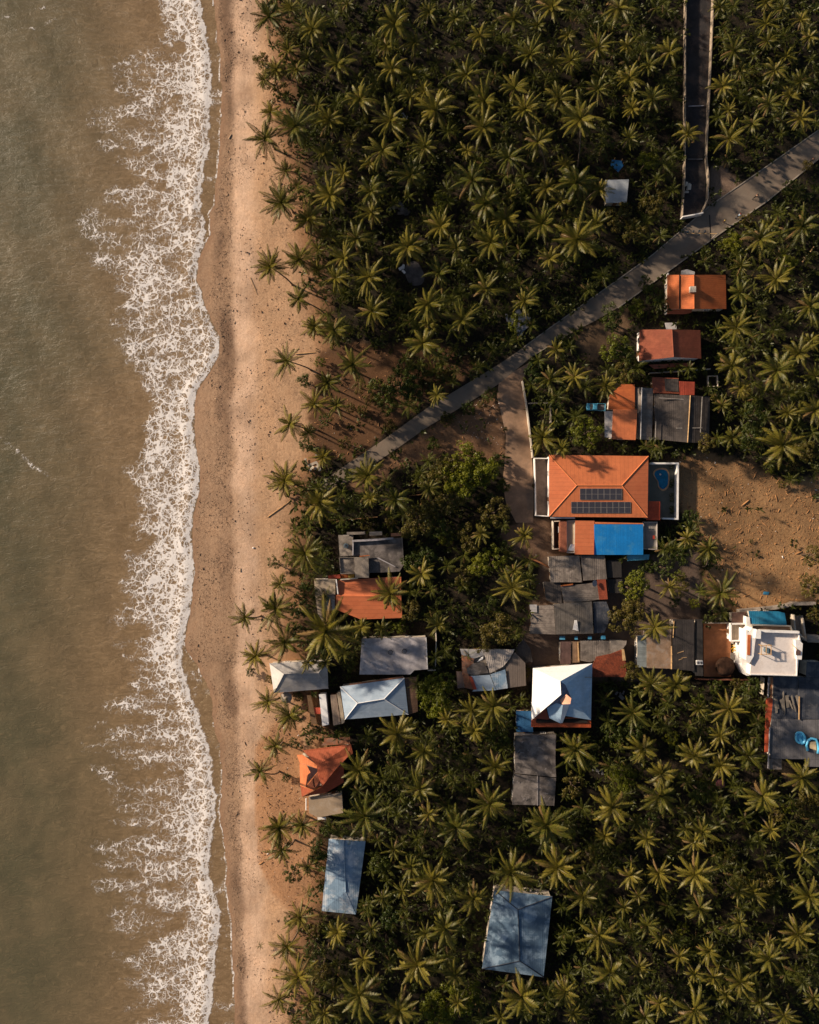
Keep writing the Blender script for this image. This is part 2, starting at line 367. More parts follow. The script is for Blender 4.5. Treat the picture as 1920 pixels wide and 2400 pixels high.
nt.links.new(mth(nt, 'ADD', n1, mth(nt, 'MULTIPLY', n2, .5)), bp.inputs['Height']); nt.links.new(bp.outputs[0], b.inputs['Normal'])
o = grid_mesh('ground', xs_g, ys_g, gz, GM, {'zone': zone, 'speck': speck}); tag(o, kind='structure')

# ------------------------------------------------------------------ sea
def foamd(X, Y):
    """0..1 how much foam floats here"""
    fe = curve(FE, Y)+(vnoise(Y, Y*0, .5, 31, 3)-.5)*1.3+(vnoise(X, Y, 1.3, 38, 2)-.5)*.7; fd = curve(FD, Y)+(vnoise(X, Y, .16, 32, 3)-.5)*6
    fs = curve(FS, Y)+(vnoise(X, Y, .1, 33, 3)-.5)*10
    dense = np.clip((X-fd)/3.2+.5, 0, 1)
    lead = np.exp(-((fe-X)/1.0)**2)*.17 + np.clip(1-(fe-X)/6, 0, 1)*.20*np.clip(np.sin((Y+40)/27)+.6, 0, 1)
    sparse = np.clip((X-fs)/np.maximum(fd-fs, 3), 0, 1)**.8*np.clip(.15+vnoise(X*.45, Y, .2, 34, 3)*.95, 0, 1)
    a = np.maximum(.66*sparse, dense*(.37+.18*vnoise(X, Y, .2, 35, 2)+.24*np.clip((13-(fe-fd))/5, 0, 1)))+lead+np.clip(1-(fe-X)/.7, 0, 1)*.5*(X < fe+.1)
    a = a*np.where(X < fe, 1, np.clip(1-(X-fe)/.5, 0, 1))
    e2 = np.abs(dshore(X, Y)+.12)
    line = np.clip(1-e2/.28, 0, 1)*.95*(vnoise(Y, Y*0, .25, 37, 2) > .33)
    between = np.where((X > fe), .16*vnoise(X, Y, .4, 36, 2), 0)
    wisp = 0
    for P in (pts("-40 1000 30 1050 75 1095 135 1128"), pts("-40 55 20 32 60 18 100 12"), pts("0 75 40 62 90 60 125 40")):
        P = [W(*p) for p in P]
        for k in range(len(P)-1):
            ax0, ay0, bx0, by0 = P[k].x, P[k].y, P[k+1].x, P[k+1].y; L2 = (bx0-ax0)**2+(by0-ay0)**2
            t = np.clip(((X-ax0)*(bx0-ax0)+(Y-ay0)*(by0-ay0))/L2, 0, 1); dd = np.hypot(X-ax0-t*(bx0-ax0), Y-ay0-t*(by0-ay0))
            wisp = np.maximum(wisp, np.clip(1-dd/.7, 0, 1)*.55*vnoise(X, Y, .6, 39, 2))
    return np.clip(np.maximum(np.maximum(np.maximum(a, wisp), line), between), 0, 1)
def seadepth(X, Y):
    return np.clip((curve(FE, Y)-X)/46, 0, 1)+np.where(X > curve(FE, Y), -.2, 0)
xs_w = np.concatenate([[-2000., -1100., -700., -450., -300., -200.], ax(-150, -106, 2), ax(-105, -30, .25), [-25.]]); ys_w = np.concatenate([[-2000., -1100., -700., -450., -300., -200.], ax(-160, 160, .5), [200., 300., 450., 700., 1100., 2000.]])
def wz(X, Y):
    fe = curve(FE, Y)
    near = np.exp(-((X-fe+1.6)/1.5)**2)*.22
    z = SEA + near*(.4+.6*vnoise(X, Y, .4, 41, 2)) + (vnoise(X, Y, .35, 42, 3)-.5)*.10*np.clip((fe-X)/4, 0, 1)
    z += (vnoise(X*.35+Y*.02, Y, .5, 43, 3)-.5)*.12*np.clip((fe-X)/10, 0, 1)
    z += .10*np.sin((X+.55*Y+6*vnoise(X, Y, .03, 45, 2))*.42)*np.clip((fe-X)/20, 0, 1)*vnoise(X, Y, .03, 46, 2)
    far_ = (np.abs(X) > 140) | (np.abs(Y) > 150)
    return np.where(far_, SEA, z)
m = bpy.data.materials.new('sea'); m.use_nodes = True; nt = m.node_tree
b = nt.nodes['Principled BSDF']
tc = nd(nt, 'ShaderNodeTexCoord').outputs['Object']
fo = nd(nt, 'ShaderNodeAttribute', attribute_name='foam').outputs['Fac']; dp = nd(nt, 'ShaderNodeAttribute', attribute_name='depth').outputs['Fac']
def warped(scale, amt, seed):
    nz = nd(nt, 'ShaderNodeTexNoise'); nz.inputs['Scale'].default_value = scale; nz.inputs['Detail'].default_value = 2
    nt.links.new(mapping(nt, tc, loc=(seed*7.3, seed*3.1, seed)), nz.inputs['Vector'])
    s = nd(nt, 'ShaderNodeVectorMath', operation='SCALE'); s.inputs[3].default_value = amt; nt.links.new(nz.outputs[1], s.inputs[0])
    a = nd(nt, 'ShaderNodeVectorMath', operation='ADD'); nt.links.new(tc, a.inputs[0]); nt.links.new(s.outputs[0], a.inputs[1])
    return a.outputs[0]
w1 = warped(.42, 3.4, 1); w2 = warped(.8, 1.9, 2)
v1 = nd(nt, 'ShaderNodeTexVoronoi', feature='DISTANCE_TO_EDGE'); v1.inputs['Scale'].default_value = .40; nt.links.new(w1, v1.inputs['Vector'])
v2 = nd(nt, 'ShaderNodeTexVoronoi', feature='DISTANCE_TO_EDGE'); v2.inputs['Scale'].default_value = .78; nt.links.new(w2, v2.inputs['Vector'])
i1 = mth(nt, 'ABSOLUTE', mth(nt, 'SUBTRACT', noise(nt, w1, .75, 2, .5, 1.2), .5))
i2 = mth(nt, 'ABSOLUTE', mth(nt, 'SUBTRACT', noise(nt, mapping(nt, w2, loc=(40, 20, 5)), 1.25, 2, .5, .8), .5))
def net(dist, k): # line strength: 1 on the line, falls with distance
    return mth(nt, 'SUBTRACT', 1.0, mth(nt, 'MULTIPLY', dist, k))
r = mth(nt, 'MAXIMUM', mth(nt, 'MAXIMUM', net(v1.outputs[0], 4.8), net(v2.outputs[0], 6.2)), mth(nt, 'MAXIMUM', net(i1, 16.), net(i2, 20.)))
brk = noise(nt, tc, .9, 4, .7); brk2 = noise(nt, mapping(nt, tc, scale=(.6, 1.3, 1)), .23, 3, .6)
den = mth(nt, 'ADD', fo, mth(nt, 'ADD', mth(nt, 'MULTIPLY', mth(nt, 'SUBTRACT', brk, .5), .75), mth(nt, 'MULTIPLY', mth(nt, 'SUBTRACT', brk2, .5), 1.5)))
den = mth(nt, 'MULTIPLY', den, ramp(nt, fo, .0, .12))
thr = mth(nt, 'SUBTRACT', 1.0, mth(nt, 'MULTIPLY', mth(nt, 'MAXIMUM', den, 0.0), .585))
df = mth(nt, 'SUBTRACT', r, thr)
foam = ramp(nt, df, .0, .12)
foam = mth(nt, 'MULTIPLY', foam, ramp(nt, den, .05, .34))
solid = ramp(nt, mth(nt, 'ADD', fo, mth(nt, 'MULTIPLY', mth(nt, 'SUBTRACT', brk, .5), .35)), .9, 1.05)
foam = mth(nt, 'MAXIMUM', foam, solid)
halo = mth(nt, 'MULTIPLY', ramp(nt, fo, .2, .9), mth(nt, 'MULTIPLY', ramp(nt, brk, .35, .65), .5))
st = mapping(nt, tc, rot=(0, 0, R(-8)), scale=(.55, 1.25, 1)); s1 = noise(nt, st, .75, 6, .72, 1.6); s2 = noise(nt, tc, .07, 3, .6)
deep = mixc(nt, ramp(nt, s2, .35, .7), srgb(90, 84, 63), srgb(108, 96, 72)); near = mixc(nt, ramp(nt, s1, .3, .7), srgb(120, 97, 70), srgb(148, 122, 92))
wc = mixc(nt, ramp(nt, dp, .1, 1.0), near, deep)
wc = mixc(nt, mth(nt, 'MULTIPLY', ramp(nt, s1, .5, .7), .22), wc, srgb(158, 132, 98))
wc = mixc(nt, halo, wc, srgb(172, 146, 116))
# fine stray bubbles
fb = mth(nt, 'MULTIPLY', ramp(nt, mth(nt, 'SUBTRACT', net(i2, 14.), mth(nt, 'MULTIPLY', dp, .22)), .80, .97), ramp(nt, noise(nt, tc, .55, 4, .7), .46, .62))
wc = mixc(nt, mth(nt, 'MULTIPLY', fb, .75), wc, srgb(206, 182, 146))
colr = mixc(nt, foam, wc, srgb(234, 226, 220))
nt.links.new(colr, b.inputs['Base Color'])
rg = nd(nt, 'ShaderNodeMapRange'); nt.links.new(foam, rg.inputs[0]); rg.inputs[3].default_value = .32; rg.inputs[4].default_value = .9; nt.links.new(rg.outputs[0], b.inputs['Roughness'])
b.inputs['IOR'].default_value = 1.33; b.inputs['Specular IOR Level'].default_value = .4
bp = nd(nt, 'ShaderNodeBump'); bp.inputs['Strength'].default_value = .8; bp.inputs['Distance'].default_value = .16
hh = mth(nt, 'ADD', mth(nt, 'MULTIPLY', s1, .9), mth(nt, 'ADD', mth(nt, 'MULTIPLY', noise(nt, w2, 2.2, 4, .6, .6), .35), mth(nt, 'MULTIPLY', foam, .5)))
nt.links.new(hh, bp.inputs['Height']); nt.links.new(bp.outputs[0], b.inputs['Normal'])
o = grid_mesh('water', xs_w, ys_w, wz, m, {'foam': foamd, 'depth': seadepth}); tag(o, kind='structure')
# the sea sheet must not come up over the beach: trim what lies well inland
me = o.data

# ------------------------------------------------------------------ roads
asph = mat('road_surface', srgb(126, 112, 98), .85, var=.14, vs=.12, bump=.04, bs=9, stain_or_sheen=srgb(132, 112, 96), stain_or_sheen_amt=.45)
conc = mat('track_surface', srgb(150, 120, 96), .9, var=.2, vs=.25, bump=.2, bs=6, stain_or_sheen=srgb(130, 106, 88), stain_or_sheen_amt=.5)
kerbm = mat('kerb_stone', srgb(158, 146, 132), .85, var=.2, vs=1)
darkp = mat('lane_paving', srgb(54, 50, 50), .8, var=.25, vs=.3, stain_or_sheen=srgb(120, 96, 80), stain_or_sheen_amt=.25)
def ribbon(name, A, Bp, z, mt, n=80, kind='structure'):
    def res(P):
        P = [W(*p) for p in P]; L = [0]
        for i in range(1, len(P)): L.append(L[-1]+(P[i]-P[i-1]).length)
        xs = np.linspace(0, L[-1], n)
        return np.interp(xs, L, [p.x for p in P]), np.interp(xs, L, [p.y for p in P])
    ax_, ay_ = res(A); bx_, by_ = res(Bp); mb = MB()
    for i in range(n-1):
        for k in range(4):
            t0, t1 = k/4, (k+1)/4
            q = [((1-t)*a[i_]+t*b_[i_]) for (t, i_) in ((t0, i), (t1, i), (t1, i+1), (t0, i+1)) for a, b_ in ((ax_, bx_),)]
            r_ = [((1-t)*ay_[i_]+t*by_[i_]) for (t, i_) in ((t0, i), (t1, i), (t1, i+1), (t0, i+1))]
            p = [(q[j], r_[j], z) for j in range(4)]
            nrm = (Vector(p[1])-Vector(p[0])).cross(Vector(p[2])-Vector(p[0]))
            mb.face(p if nrm.z > 0 else p[::-1])
    o = mb.build(name, mt); tag(o, kind=kind)
    return o
def wallline(mb, P, w, h, z0=0, ox=0.0):
    P = [W(*p) for p in P]
    for i in range(len(P)-1):
        a, b_ = P[i], P[i+1]; d = (b_-a); L = d.length; d.normalize(); c_ = (a+b_)/2
        mb.box((c_.x, c_.y, z0), (L+w*.9, w-.003*(i % 2), h-.004*(i % 2)), math.atan2(d.y, d.x))
ribbon('road', ROAD_N, ROAD_S, .045, asph)
ribbon('track', BR_W, BR_E, .03, conc, 40)
EX += [ROAD_N[:-2]+ROAD_S[:-3][::-1], BR_W+BR_E[::-1], LANE]
mb = MB(); wallline(mb, ROAD_S[:6], .28, .16); wallline(mb, ROAD_S[7:9], .2, .14)
tag(mb.build('kerb', kerbm), kind='structure')
mb = MB(); wallline(mb, ROAD_N[:8], .22, .15); tag(mb.build('kerb', kerbm), kind='structure')
mb = MB(); mb.prism([W(*p).to_tuple()[:2] for p in LANE], -.2, .02); tag(mb.build('paved_lane', darkp), kind='structure')
# concrete lip beside the lane mouth
mb = MB(); mb.prism([W(*p).to_tuple()[:2] for p in pts("1645 508 1660 470 1658 430 1664 440 1680 480")], -.2, .035); tag(mb.build('verge', conc), kind='structure')
# thin dark strip across the road
mb = MB(); a, b_ = W(1663, 503), W(1666, 560); mb.box(((a.x+b_.x)/2, (a.y+b_.y)/2, .03), (.28, 5.6, .03), R(3)); tag(mb.build('dark_road_strip', mat('dark_strip', srgb(40, 38, 38))), kind='structure')
mb = MB(); mb.prism([W(*p).to_tuple()[:2] for p in pts("1255 1077 1288 1077 1288 1212 1254 1208")], -.1, .06); tag(mb.build('courtyard', mat('yard_concrete', srgb(118, 102, 92), stain_or_sheen=srgb(90, 78, 70))), kind='structure')
# ------------------------------------------------------------------ buildings
CR = dict(A=(560,0,3.45),B=(1000,0,3.45),C=(1420,0,3.45),D=(560,550,3.45),E=(1000,550,3.45),F=(1420,550,3.45),G=(560,1100,3.45),H=(1000,1100,3.45),I=(1420,1100,3.45),
  J=(560,1700,3.08),K=(1000,1700,3.08),L=(1420,1700,3.08),d1=(1560,430,7.1875),d2=(1700,1400,7.84),d3=(1760,1580,8.98),d4=(1220,1500,6.635),d5=(1040,1490,7.84),d6=(720,1230,5.948),d7=(620,1480,4.423),d8=(670,1720,8.625),e5=(1230,1200,5.227),e6=(1360,900,5.0735),e7=(1220,1390,3.92),P=(0,0,1))
def q(c, s): return pts(s, *CR[c])
orange_roof = mat('orange_metal_roof', srgb(208, 118, 72), .6, var=.06, vs=.25, bump=.05, seam=(0, .95, .25), spec=.4, stain_or_sheen=srgb(156, 84, 54), stain_or_sheen_amt=.35)
orange_ew = mat('orange_roof_cross', srgb(204, 114, 72), .6, var=.06, vs=.25, bump=.05, seam=(90, .95, .3), spec=.4, stain_or_sheen=srgb(186, 90, 52), stain_or_sheen_amt=.25)
orange_tile = mat('orange_tile_roof', srgb(196, 106, 58), .7, var=.1, vs=.4, bump=.1, seam=(90, .5, .25), stain_or_sheen=srgb(160, 76, 44), stain_or_sheen_amt=.35)
red_tile = mat('red_tile_roof', srgb(150, 82, 58), .75, var=.15, vs=.5, bump=.2, seam=(90, .4, .4), stain_or_sheen=srgb(120, 58, 44), stain_or_sheen_amt=.4)
terra = mat('terracotta_tile', srgb(170, 86, 56), .8, var=.2, vs=.8, bump=.4, tile=(52, .9), stain_or_sheen=srgb(84, 48, 38), stain_or_sheen_amt=.6)
blue_roof = mat('blue_metal_roof', srgb(20, 124, 196), .5, var=.08, vs=.3, bump=.05, seam=(0, .8, .2), spec=.5, stain_or_sheen=srgb(70, 140, 180), stain_or_sheen_amt=.5)
teal_roof = mat('teal_sheet', srgb(60, 132, 168), .6, var=.12, vs=.35, bump=.1, seam=(0, .9, .2), stain_or_sheen=srgb(110, 150, 165), stain_or_sheen_amt=.4)
pale_blue = mat('pale_blue_sheet', srgb(132, 156, 178), .5, metal=.1, var=.14, vs=.22, bump=.12, bs=1.2, seam=(0, 1.1, .12), stain_or_sheen=srgb(204, 208, 212), stain_or_sheen_amt=.85)  # pale blotches are cloud reflections painted into the sheet colour
deep_blue = mat('cloud_sheen_blue_sheet', srgb(92, 114, 134), .5, metal=.1, var=.2, vs=.16, bump=.1, bs=1.0, seam=(0, 1.1, .12), stain_or_sheen=srgb(160, 180, 196), stain_or_sheen_amt=.8)  # lighter blotches paint reflected clouds onto the blue
light_blue = mat('light_blue_roof', srgb(166, 182, 198), .5, metal=.1, var=.06, vs=.3, bump=.08, bs=1.5, seam=(90, 1.0, .1), stain_or_sheen=srgb(196, 206, 216), stain_or_sheen_amt=.4)
white_roof = mat('white_metal_roof', srgb(240, 236, 234), .5, var=.03, vs=.3, bump=.04, seam=(90, 1.0, .06))
grey_metal = mat('grey_metal_roof', srgb(176, 170, 166), .5, metal=.1, var=.15, vs=.35, bump=.12, seam=(90, .9, .15), stain_or_sheen=srgb(126, 128, 136), stain_or_sheen_amt=.6)
old_sheet = mat('weathered_cement_sheet', srgb(134, 122, 112), .85, var=.28, vs=.4, bump=.15, seam=(0, 1.05, .35), stain_or_sheen=srgb(66, 58, 54), stain_or_sheen_amt=.75)
old_sheet_ew = mat('weathered_cement_sheet_cross', srgb(132, 120, 110), .85, var=.28, vs=.4, bump=.15, seam=(90, 1.05, .35), stain_or_sheen=srgb(80, 70, 66), stain_or_sheen_amt=.6)
dark_sheet = mat('dark_roof_sheet', srgb(78, 70, 65), .8, var=.3, vs=.35, bump=.15, seam=(0, 1.0, .3), stain_or_sheen=srgb(54, 50, 50), stain_or_sheen_amt=.6)
blue_black = mat('blue_black_roof', srgb(60, 64, 74), .7, var=.25, vs=.3, bump=.1, seam=(0, 1.2, .2), stain_or_sheen=srgb(112, 108, 106), stain_or_sheen_amt=.5)
slate = mat('grey_fibre_roof', srgb(110, 106, 106), .8, var=.18, vs=.5, bump=.12, seam=(0, 1.0, .2), stain_or_sheen=srgb(96, 94, 98), stain_or_sheen_amt=.5)
concrete = mat('old_concrete', srgb(150, 138, 126), .9, var=.25, vs=.45, bump=.15, stain_or_sheen=srgb(92, 84, 80), stain_or_sheen_amt=.6)
conc_dark = mat('stained_concrete', srgb(104, 96, 92), .9, var=.35, vs=.4, bump=.15, stain_or_sheen=srgb(150, 140, 132), stain_or_sheen_amt=.45)
conc_pale = mat('pale_concrete', srgb(172, 165, 166), .85, var=.22, vs=.3, bump=.12, stain_or_sheen=srgb(118, 112, 114), stain_or_sheen_amt=.55)
white_wall = mat('white_render', srgb(238, 232, 226), .8, var=.06, vs=.5, bump=.06, stain_or_sheen=srgb(206, 192, 180), stain_or_sheen_amt=.3)
cream_wall = mat('cream_render', srgb(206, 192, 174), .85, var=.15, vs=.5, bump=.08, stain_or_sheen=srgb(160, 140, 120), stain_or_sheen_amt=.4)
wall_dim = mat('weathered_wall_top', srgb(168, 150, 130), .9, var=.25, vs=.8)
brick_wall = mat('brick_wall', srgb(150, 96, 72), .9, var=.2, vs=.8, bump=.2, tile=(0, .5))
floor_terra = mat('terracotta_floor', srgb(166, 108, 70), .85, var=.15, vs=.4, bump=.08, stain_or_sheen=srgb(120, 80, 58), stain_or_sheen_amt=.35)
deck_beige = mat('beige_deck', srgb(176, 158, 136), .85, var=.12, vs=.5, seam=(0, .6, .25))
court = mat('court_paving', srgb(98, 98, 90), .85, var=.12, vs=.3, bump=.06, stain_or_sheen=srgb(90, 88, 80), stain_or_sheen_amt=.3)
glass = mat('window_glass', srgb(34, 40, 46), .15, var=.05, spec=.6)
wood = mat('timber', srgb(134, 98, 66), .85, var=.25, vs=1.5, bump=.2, seam=(90, .2, .3))
tan_wood = mat('pale_timber', srgb(196, 158, 112), .85, var=.2, vs=1.5)
dark_void = mat('shadowed_interior', srgb(40, 32, 28), .95)
pink_plaster = mat('pink_plaster', srgb(232, 170, 140), .9, var=.1)
steel = mat('galvanised_steel', srgb(150, 150, 152), .45, metal=.4)
black_rub = mat('black_rubber', srgb(26, 26, 28), .8)
panel_m = bpy.data.materials.new('solar_cells'); panel_m.use_nodes = True; nt = panel_m.node_tree
b = nt.nodes['Principled BSDF']; tcg = nd(nt, 'ShaderNodeTexCoord').outputs['Object']
br = nd(nt, 'ShaderNodeTexBrick'); br.offset = 0; nt.links.new(tcg, br.inputs[0]); br.inputs['Scale'].default_value = 6.2; br.inputs['Mortar Size'].default_value = .03
br.inputs['Brick Width'].default_value = 1; br.inputs['Row Height'].default_value = 1
br.inputs['Color1'].default_value = srgb(56, 54, 62); br.inputs['Color2'].default_value = srgb(48, 47, 56); br.inputs['Mortar'].default_value = srgb(84, 80, 82)
nt.links.new(br.outputs[0], b.inputs['Base Color']); b.inputs['Roughness'].default_value = .5
alum = mat('aluminium', srgb(170, 160, 150), .5, metal=.3)

def P3(poly, h):
    if isinstance(h, (list, tuple)): return [W(p[0], p[1], hh) for p, hh in zip(poly, h)]
    return [W(p[0], p[1], h) for p in poly]
def shrink(P, d):
    c = sum(P, Vector((0, 0, 0)))/len(P); out = []
    for p in P:
        v = p-c; v.z = 0; L = v.length; out.append(p-v*(d*1.3/L if L > d*2 else .2))
    return out
def base_thing(name, label, cat, poly, h=3, group=None):
    P = P3(poly, h if not isinstance(h, (list, tuple)) else min(h)); c = sum(P, Vector((0, 0, 0)))/len(P)
    EX.append(poly)
    return thing(name, label, cat, (c.x, c.y, 0), group)
def walls(T, P, h, mt=None, inset=.35, name='wall', openings=True):
    P = shrink([Vector((p.x, p.y, 0)) for p in P], inset); mb = MB(); mb.prism([(p.x, p.y) for p in P], -.15, h-.17)
    w = mb.build(name, mt or cream_wall, T)
    if openings:
        n = len(P); cc = sum(P, Vector((0, 0, 0)))/n
        order = sorted(range(n), key=lambda i: ((P[i]+P[(i+1) % n])/2).length)
        for k, i in enumerate(order[:2]):
            a, b_ = P[i], P[(i+1) % n]; d = b_-a; L = d.length
            if L < 3 or h < 2.4: continue
            d.normalize(); nr = Vector((d.y, -d.x, 0))
            if nr.dot((a+b_)/2-cc) < 0: nr = -nr
            ang = math.atan2(d.y, d.x)
            slots = [.28, .72] if L > 5 else [.5]
            for j, t in enumerate(slots):
                c_ = a+d*(L*t)+nr*.03
                if k == 0 and j == 0:
                    m1 = MB(); m1.box((c_.x, c_.y, 0.02), (.95, .1, 2.05), ang); dr = m1.build('door', wood, T)
                    m2 = MB(); c2 = c_+nr*.08+d*.35; m2.box((c2.x, c2.y, 1.0), (.12, .06, .05), ang); m2.build('handle', steel, dr)
                else:
                    m1 = MB(); m1.box((c_.x, c_.y, 1.0), (1.1, .1, 1.1), ang); wi = m1.build('window', glass, T)
                    m2 = MB(); c2 = c_+nr*.06
                    for (ox_, oz, sx, sz) in ((0, .92, 1.3, .08), (0, 2.1, 1.3, .08), (-.61, 1.0, .08, 1.1), (.61, 1.0, .08, 1.1), (0, 1.0, .05, 1.1)):
                        e = c2+d*ox_; m2.box((e.x, e.y, oz), (sx, .08, sz), ang)
                    m2.build('frame', white_wall, wi)
    return w
def roofslab(T, poly, h, mt, name='roof', t=.14):
    P = P3(poly, h); mb = MB(); mb.slab(P, t); return mb.build(name, mt, T)
def ridge(T, a, b, mt, r=.13, name='ridge_cap'):
    mb = MB(); mb.tube([a+Vector((0, 0, .05)), b+Vector((0, 0, .05))], r, 6); return mb.build(name, mt, T)
def shed(T, poly, h, mt, wm=None, name='roof', wall=True):
    """one plane roof with walls under it"""
    o = roofslab(T, poly, h, mt, name)
    if wall:
        hm = min(h) if isinstance(h, (list, tuple)) else h
        walls(T, P3(poly, hm), hm, wm)
    return o
def gable(T, nw, ne, se, sw, r0, r1, he, hr, mt, mt2=None, wm=None, caps=None, wall=True):
    """ridge r0 (north) to r1 (south) of px points"""
    a, b_, c_, d = [W(*p, he) for p in (nw, ne, se, sw)]; e, f = W(*r0, hr), W(*r1, hr)
    rf = MB(); rf.slab([a, e, f, d], .12); o1 = rf.build('roof_slope', mt, T)
    rf = MB(); rf.slab([e, b_, c_, f], .12); rf.build('roof_slope', mt2 or mt, T)
    ridge(T, e, f, caps or mt)
    if wall:
        walls(T, [a, b_, c_, d], he, wm)
        for (p, q_, r_) in ((a, b_, e), (d, c_, f)):
            cc = (a+b_+c_+d)/4
            k = [v+(cc-v)*.05 for v in (p, q_, r_)]; mb = MB(); z = he-.17
            k[0].z = k[1].z = z; k[2].z = hr-.17
            nrm = (k[1]-k[0]).cross(Vector((0, 0, 1))).normalized()*.12
            n = len(mb.v); mb.v += [tuple(v+nrm) for v in k]+[tuple(v-nrm) for v in k]
            mb.f += [(0, 1, 2), (5, 4, 3), (0, 3, 4, 1), (1, 4, 5, 2), (2, 5, 3, 0)]; mb.m += [0]*5
            mb.build('gable_wall', wm or cream_wall, T)
def hip(T, nw, ne, se, sw, r0, r1, he, hr, mt, ns=False, wm=None, caps=None, mts=None, wall=True):
    a, b_, c_, d = [W(*p, he) for p in (nw, ne, se, sw)]; e, f = W(*r0, hr), W(*r1, hr)
    if ns: F = [('N', [a, b_, e]), ('E', [b_, c_, f, e]), ('S', [c_, d, f]), ('W', [d, a, e, f])]; links = ((a, e), (b_, e), (c_, f), (d, f), (e, f))
    else: F = [('N', [a, b_, f, e]), ('E', [b_, c_, f]), ('S', [c_, d, e, f]), ('W', [d, a, e])]; links = ((a, e), (b_, f), (c_, f), (d, e), (e, f))
    for i, (nm, P) in enumerate(F):
        mb = MB(); mb.slab(P, .12); mb.build('roof_slope', (mts or {}).get(nm, mt), T)
    for k in links:
        if (k[0]-k[1]).length > .5: ridge(T, k[0], k[1], caps or mt, .1, 'ridge_cap')
    if wall: walls(T, [a, b_, c_, d], he, wm)
def parapet(T, poly, h0, h1, w, mt, closed=True, name='parapet'):
    P = P3(poly, h1); mb = MB(); n = len(P)
    for i in range(n if closed else n-1):
        a, b_ = P[i], P[(i+1) % n]; d = b_-a; L = d.length; c_ = (a+b_)/2
        mb.box((c_.x, c_.y, h0), (L+w*.95, w-.003*(i % 2), h1-h0-.003*(i % 3)), math.atan2(d.y, d.x))
    return mb.build(name, mt, T)
def flat(T, poly, h, mt, wm=None, par=0, pm=None, pw=.2):
    roofslab(T, poly, h, mt, 'roof_deck', .2); walls(T, P3(poly, h), h, wm, .12)
    if par: parapet(T, poly, h-.05, h+par, pw, pm or wm or concrete)

# 1 house by the road, bright west slope
T = base_thing('house', 'long orange roof house beside the road bend, with a small roof box on its ridge', 'house', q('F', "497 325 970 325 975 600 497 600"), 4)
f = lambda s: q('F', s)
gable(T, *f("497 325 970 325 975 600 497 600 712 325 714 600"), 3.4, 5.9, orange_tile, orange_tile)
a = W(*f("700 448")[0], 5.5); mb = MB(); mb.box((a.x-.1, a.y, 4.9), (1.3, 1.3, 1.5)); bx = mb.build('roof_box', cream_wall, T)
roofslab(T, f("497 603 700 604 690 630 640 642 497 640"), [3.0, 3.0, 2.7, 2.7, 2.7], red_tile, 'porch_roof')
roofslab(T, f("610 290 660 280 720 300 718 322 610 322"), [2.6, 2.6, 2.6, 2.8, 2.8], grey_metal, 'awning')
mb = MB(); wallline(mb, f("487 330 485 500 480 645"), .25, 1.8); tag(mb.build('boundary_wall', white_wall), 'thin white boundary wall along the west side of the long orange roof house', 'wall')
mb = MB(); a, b_ = W(*f("597 325")[0], 4.75), W(*f("595 600")[0], 4.75); mb.bar(a, b_, .11); mb.build('dark_roof_bar', black_rub, T)  # thin dark bar running along the west slope
# 2
T = base_thing('house', 'red tiled gable roof house with a white gable end facing the grey sheds', 'house', f("270 765 765 770 770 1000 270 1020"), 4)
gable(T, *f("272 768 765 772 772 1002 268 1022 535 766 548 990"), 3.5, 5.8, red_tile, red_tile, white_wall)
roofslab(T, f("345 1052 700 1034 706 1062 395 1086"), [2.8, 2.8, 2.4, 2.4], red_tile, 'porch_roof')
roofslab(T, f("478 712 572 710 572 764 490 764"), [2.6, 2.6, 2.9, 2.9], grey_metal, 'awning')
mb = MB(); wallline(mb, f("350 1125 560 1112 830 1092"), .18, 1.2); tag(mb.build('boundary_wall', cream_wall), 'low pale wall between the red gable house and the grey shed roofs', 'wall')
# 3 complex
T = base_thing('house', 'low orange roof house with a lean-to, beside the blue pickup truck', 'house', f("20 1210 235 1210 250 1415 240 1660 50 1650 0 1640 0 1425"), 3.5)
shed(T, f("130 1208 235 1210 235 1413 20 1413 30 1300"), 3.6, orange_tile)
shed(T, f("60 1412 255 1414 242 1660 48 1652"), 4.2, orange_roof, name='roof')
roofslab(T, f("-10 1425 58 1426 50 1645 -8 1638"), [3.4, 3.7, 3.7, 3.4], grey_metal, 'lean_to_roof')
T = base_thing('shed', 'narrow grey gabled shed between the orange roof and the wide grey roof', 'shed', f("242 1232 385 1242 372 1660 262 1655"), 3.4)
gable(T, *f("240 1232 385 1242 372 1660 262 1655 292 1236 282 1656"), 3.0, 3.8, old_sheet_ew, old_sheet_ew, caps=grey_metal)
T = base_thing('warehouse', 'wide dark grey sheet roof building, the largest grey roof north of the villa', 'building', f("390 1290 840 1310 838 1590 770 1682 400 1655"), 3.6)
gable(T, *f("392 1288 842 1308 836 1684 402 1655 684 1300 662 1680"), 3.3, 4.5, dark_sheet, dark_sheet, caps=tan_wood)
mb = MB()
for s in ("405 1510 400 1640", "780 1310 765 1600", "570 1565 780 1562", "430 1320 680 1335"):
    p = f(s); mb = MB(); mb.bar(W(*p[0], 4.2), W(*p[1], 4.2), .1); mb.build('roof_batten', alum, T)
T = base_thing('shed', 'faded dark red roof shed with a grey patch, behind the wide grey roof', 'shed', f("370 1152 590 1160 592 1288 388 1282"), 3)
shed(T, f("370 1152 590 1160 592 1286 388 1280"), [2.9, 2.9, 3.3, 3.3], red_tile)
roofslab(T, f("475 1165 588 1166 588 1270 480 1262"), [3.05, 3.05, 3.4, 3.4], dark_sheet, 'roof_patch', .06)
T = base_thing('shed', 'small square red roof shed at the back corner of the wide grey roof', 'shed', f("595 1185 720 1190 720 1298 600 1298"), 3)
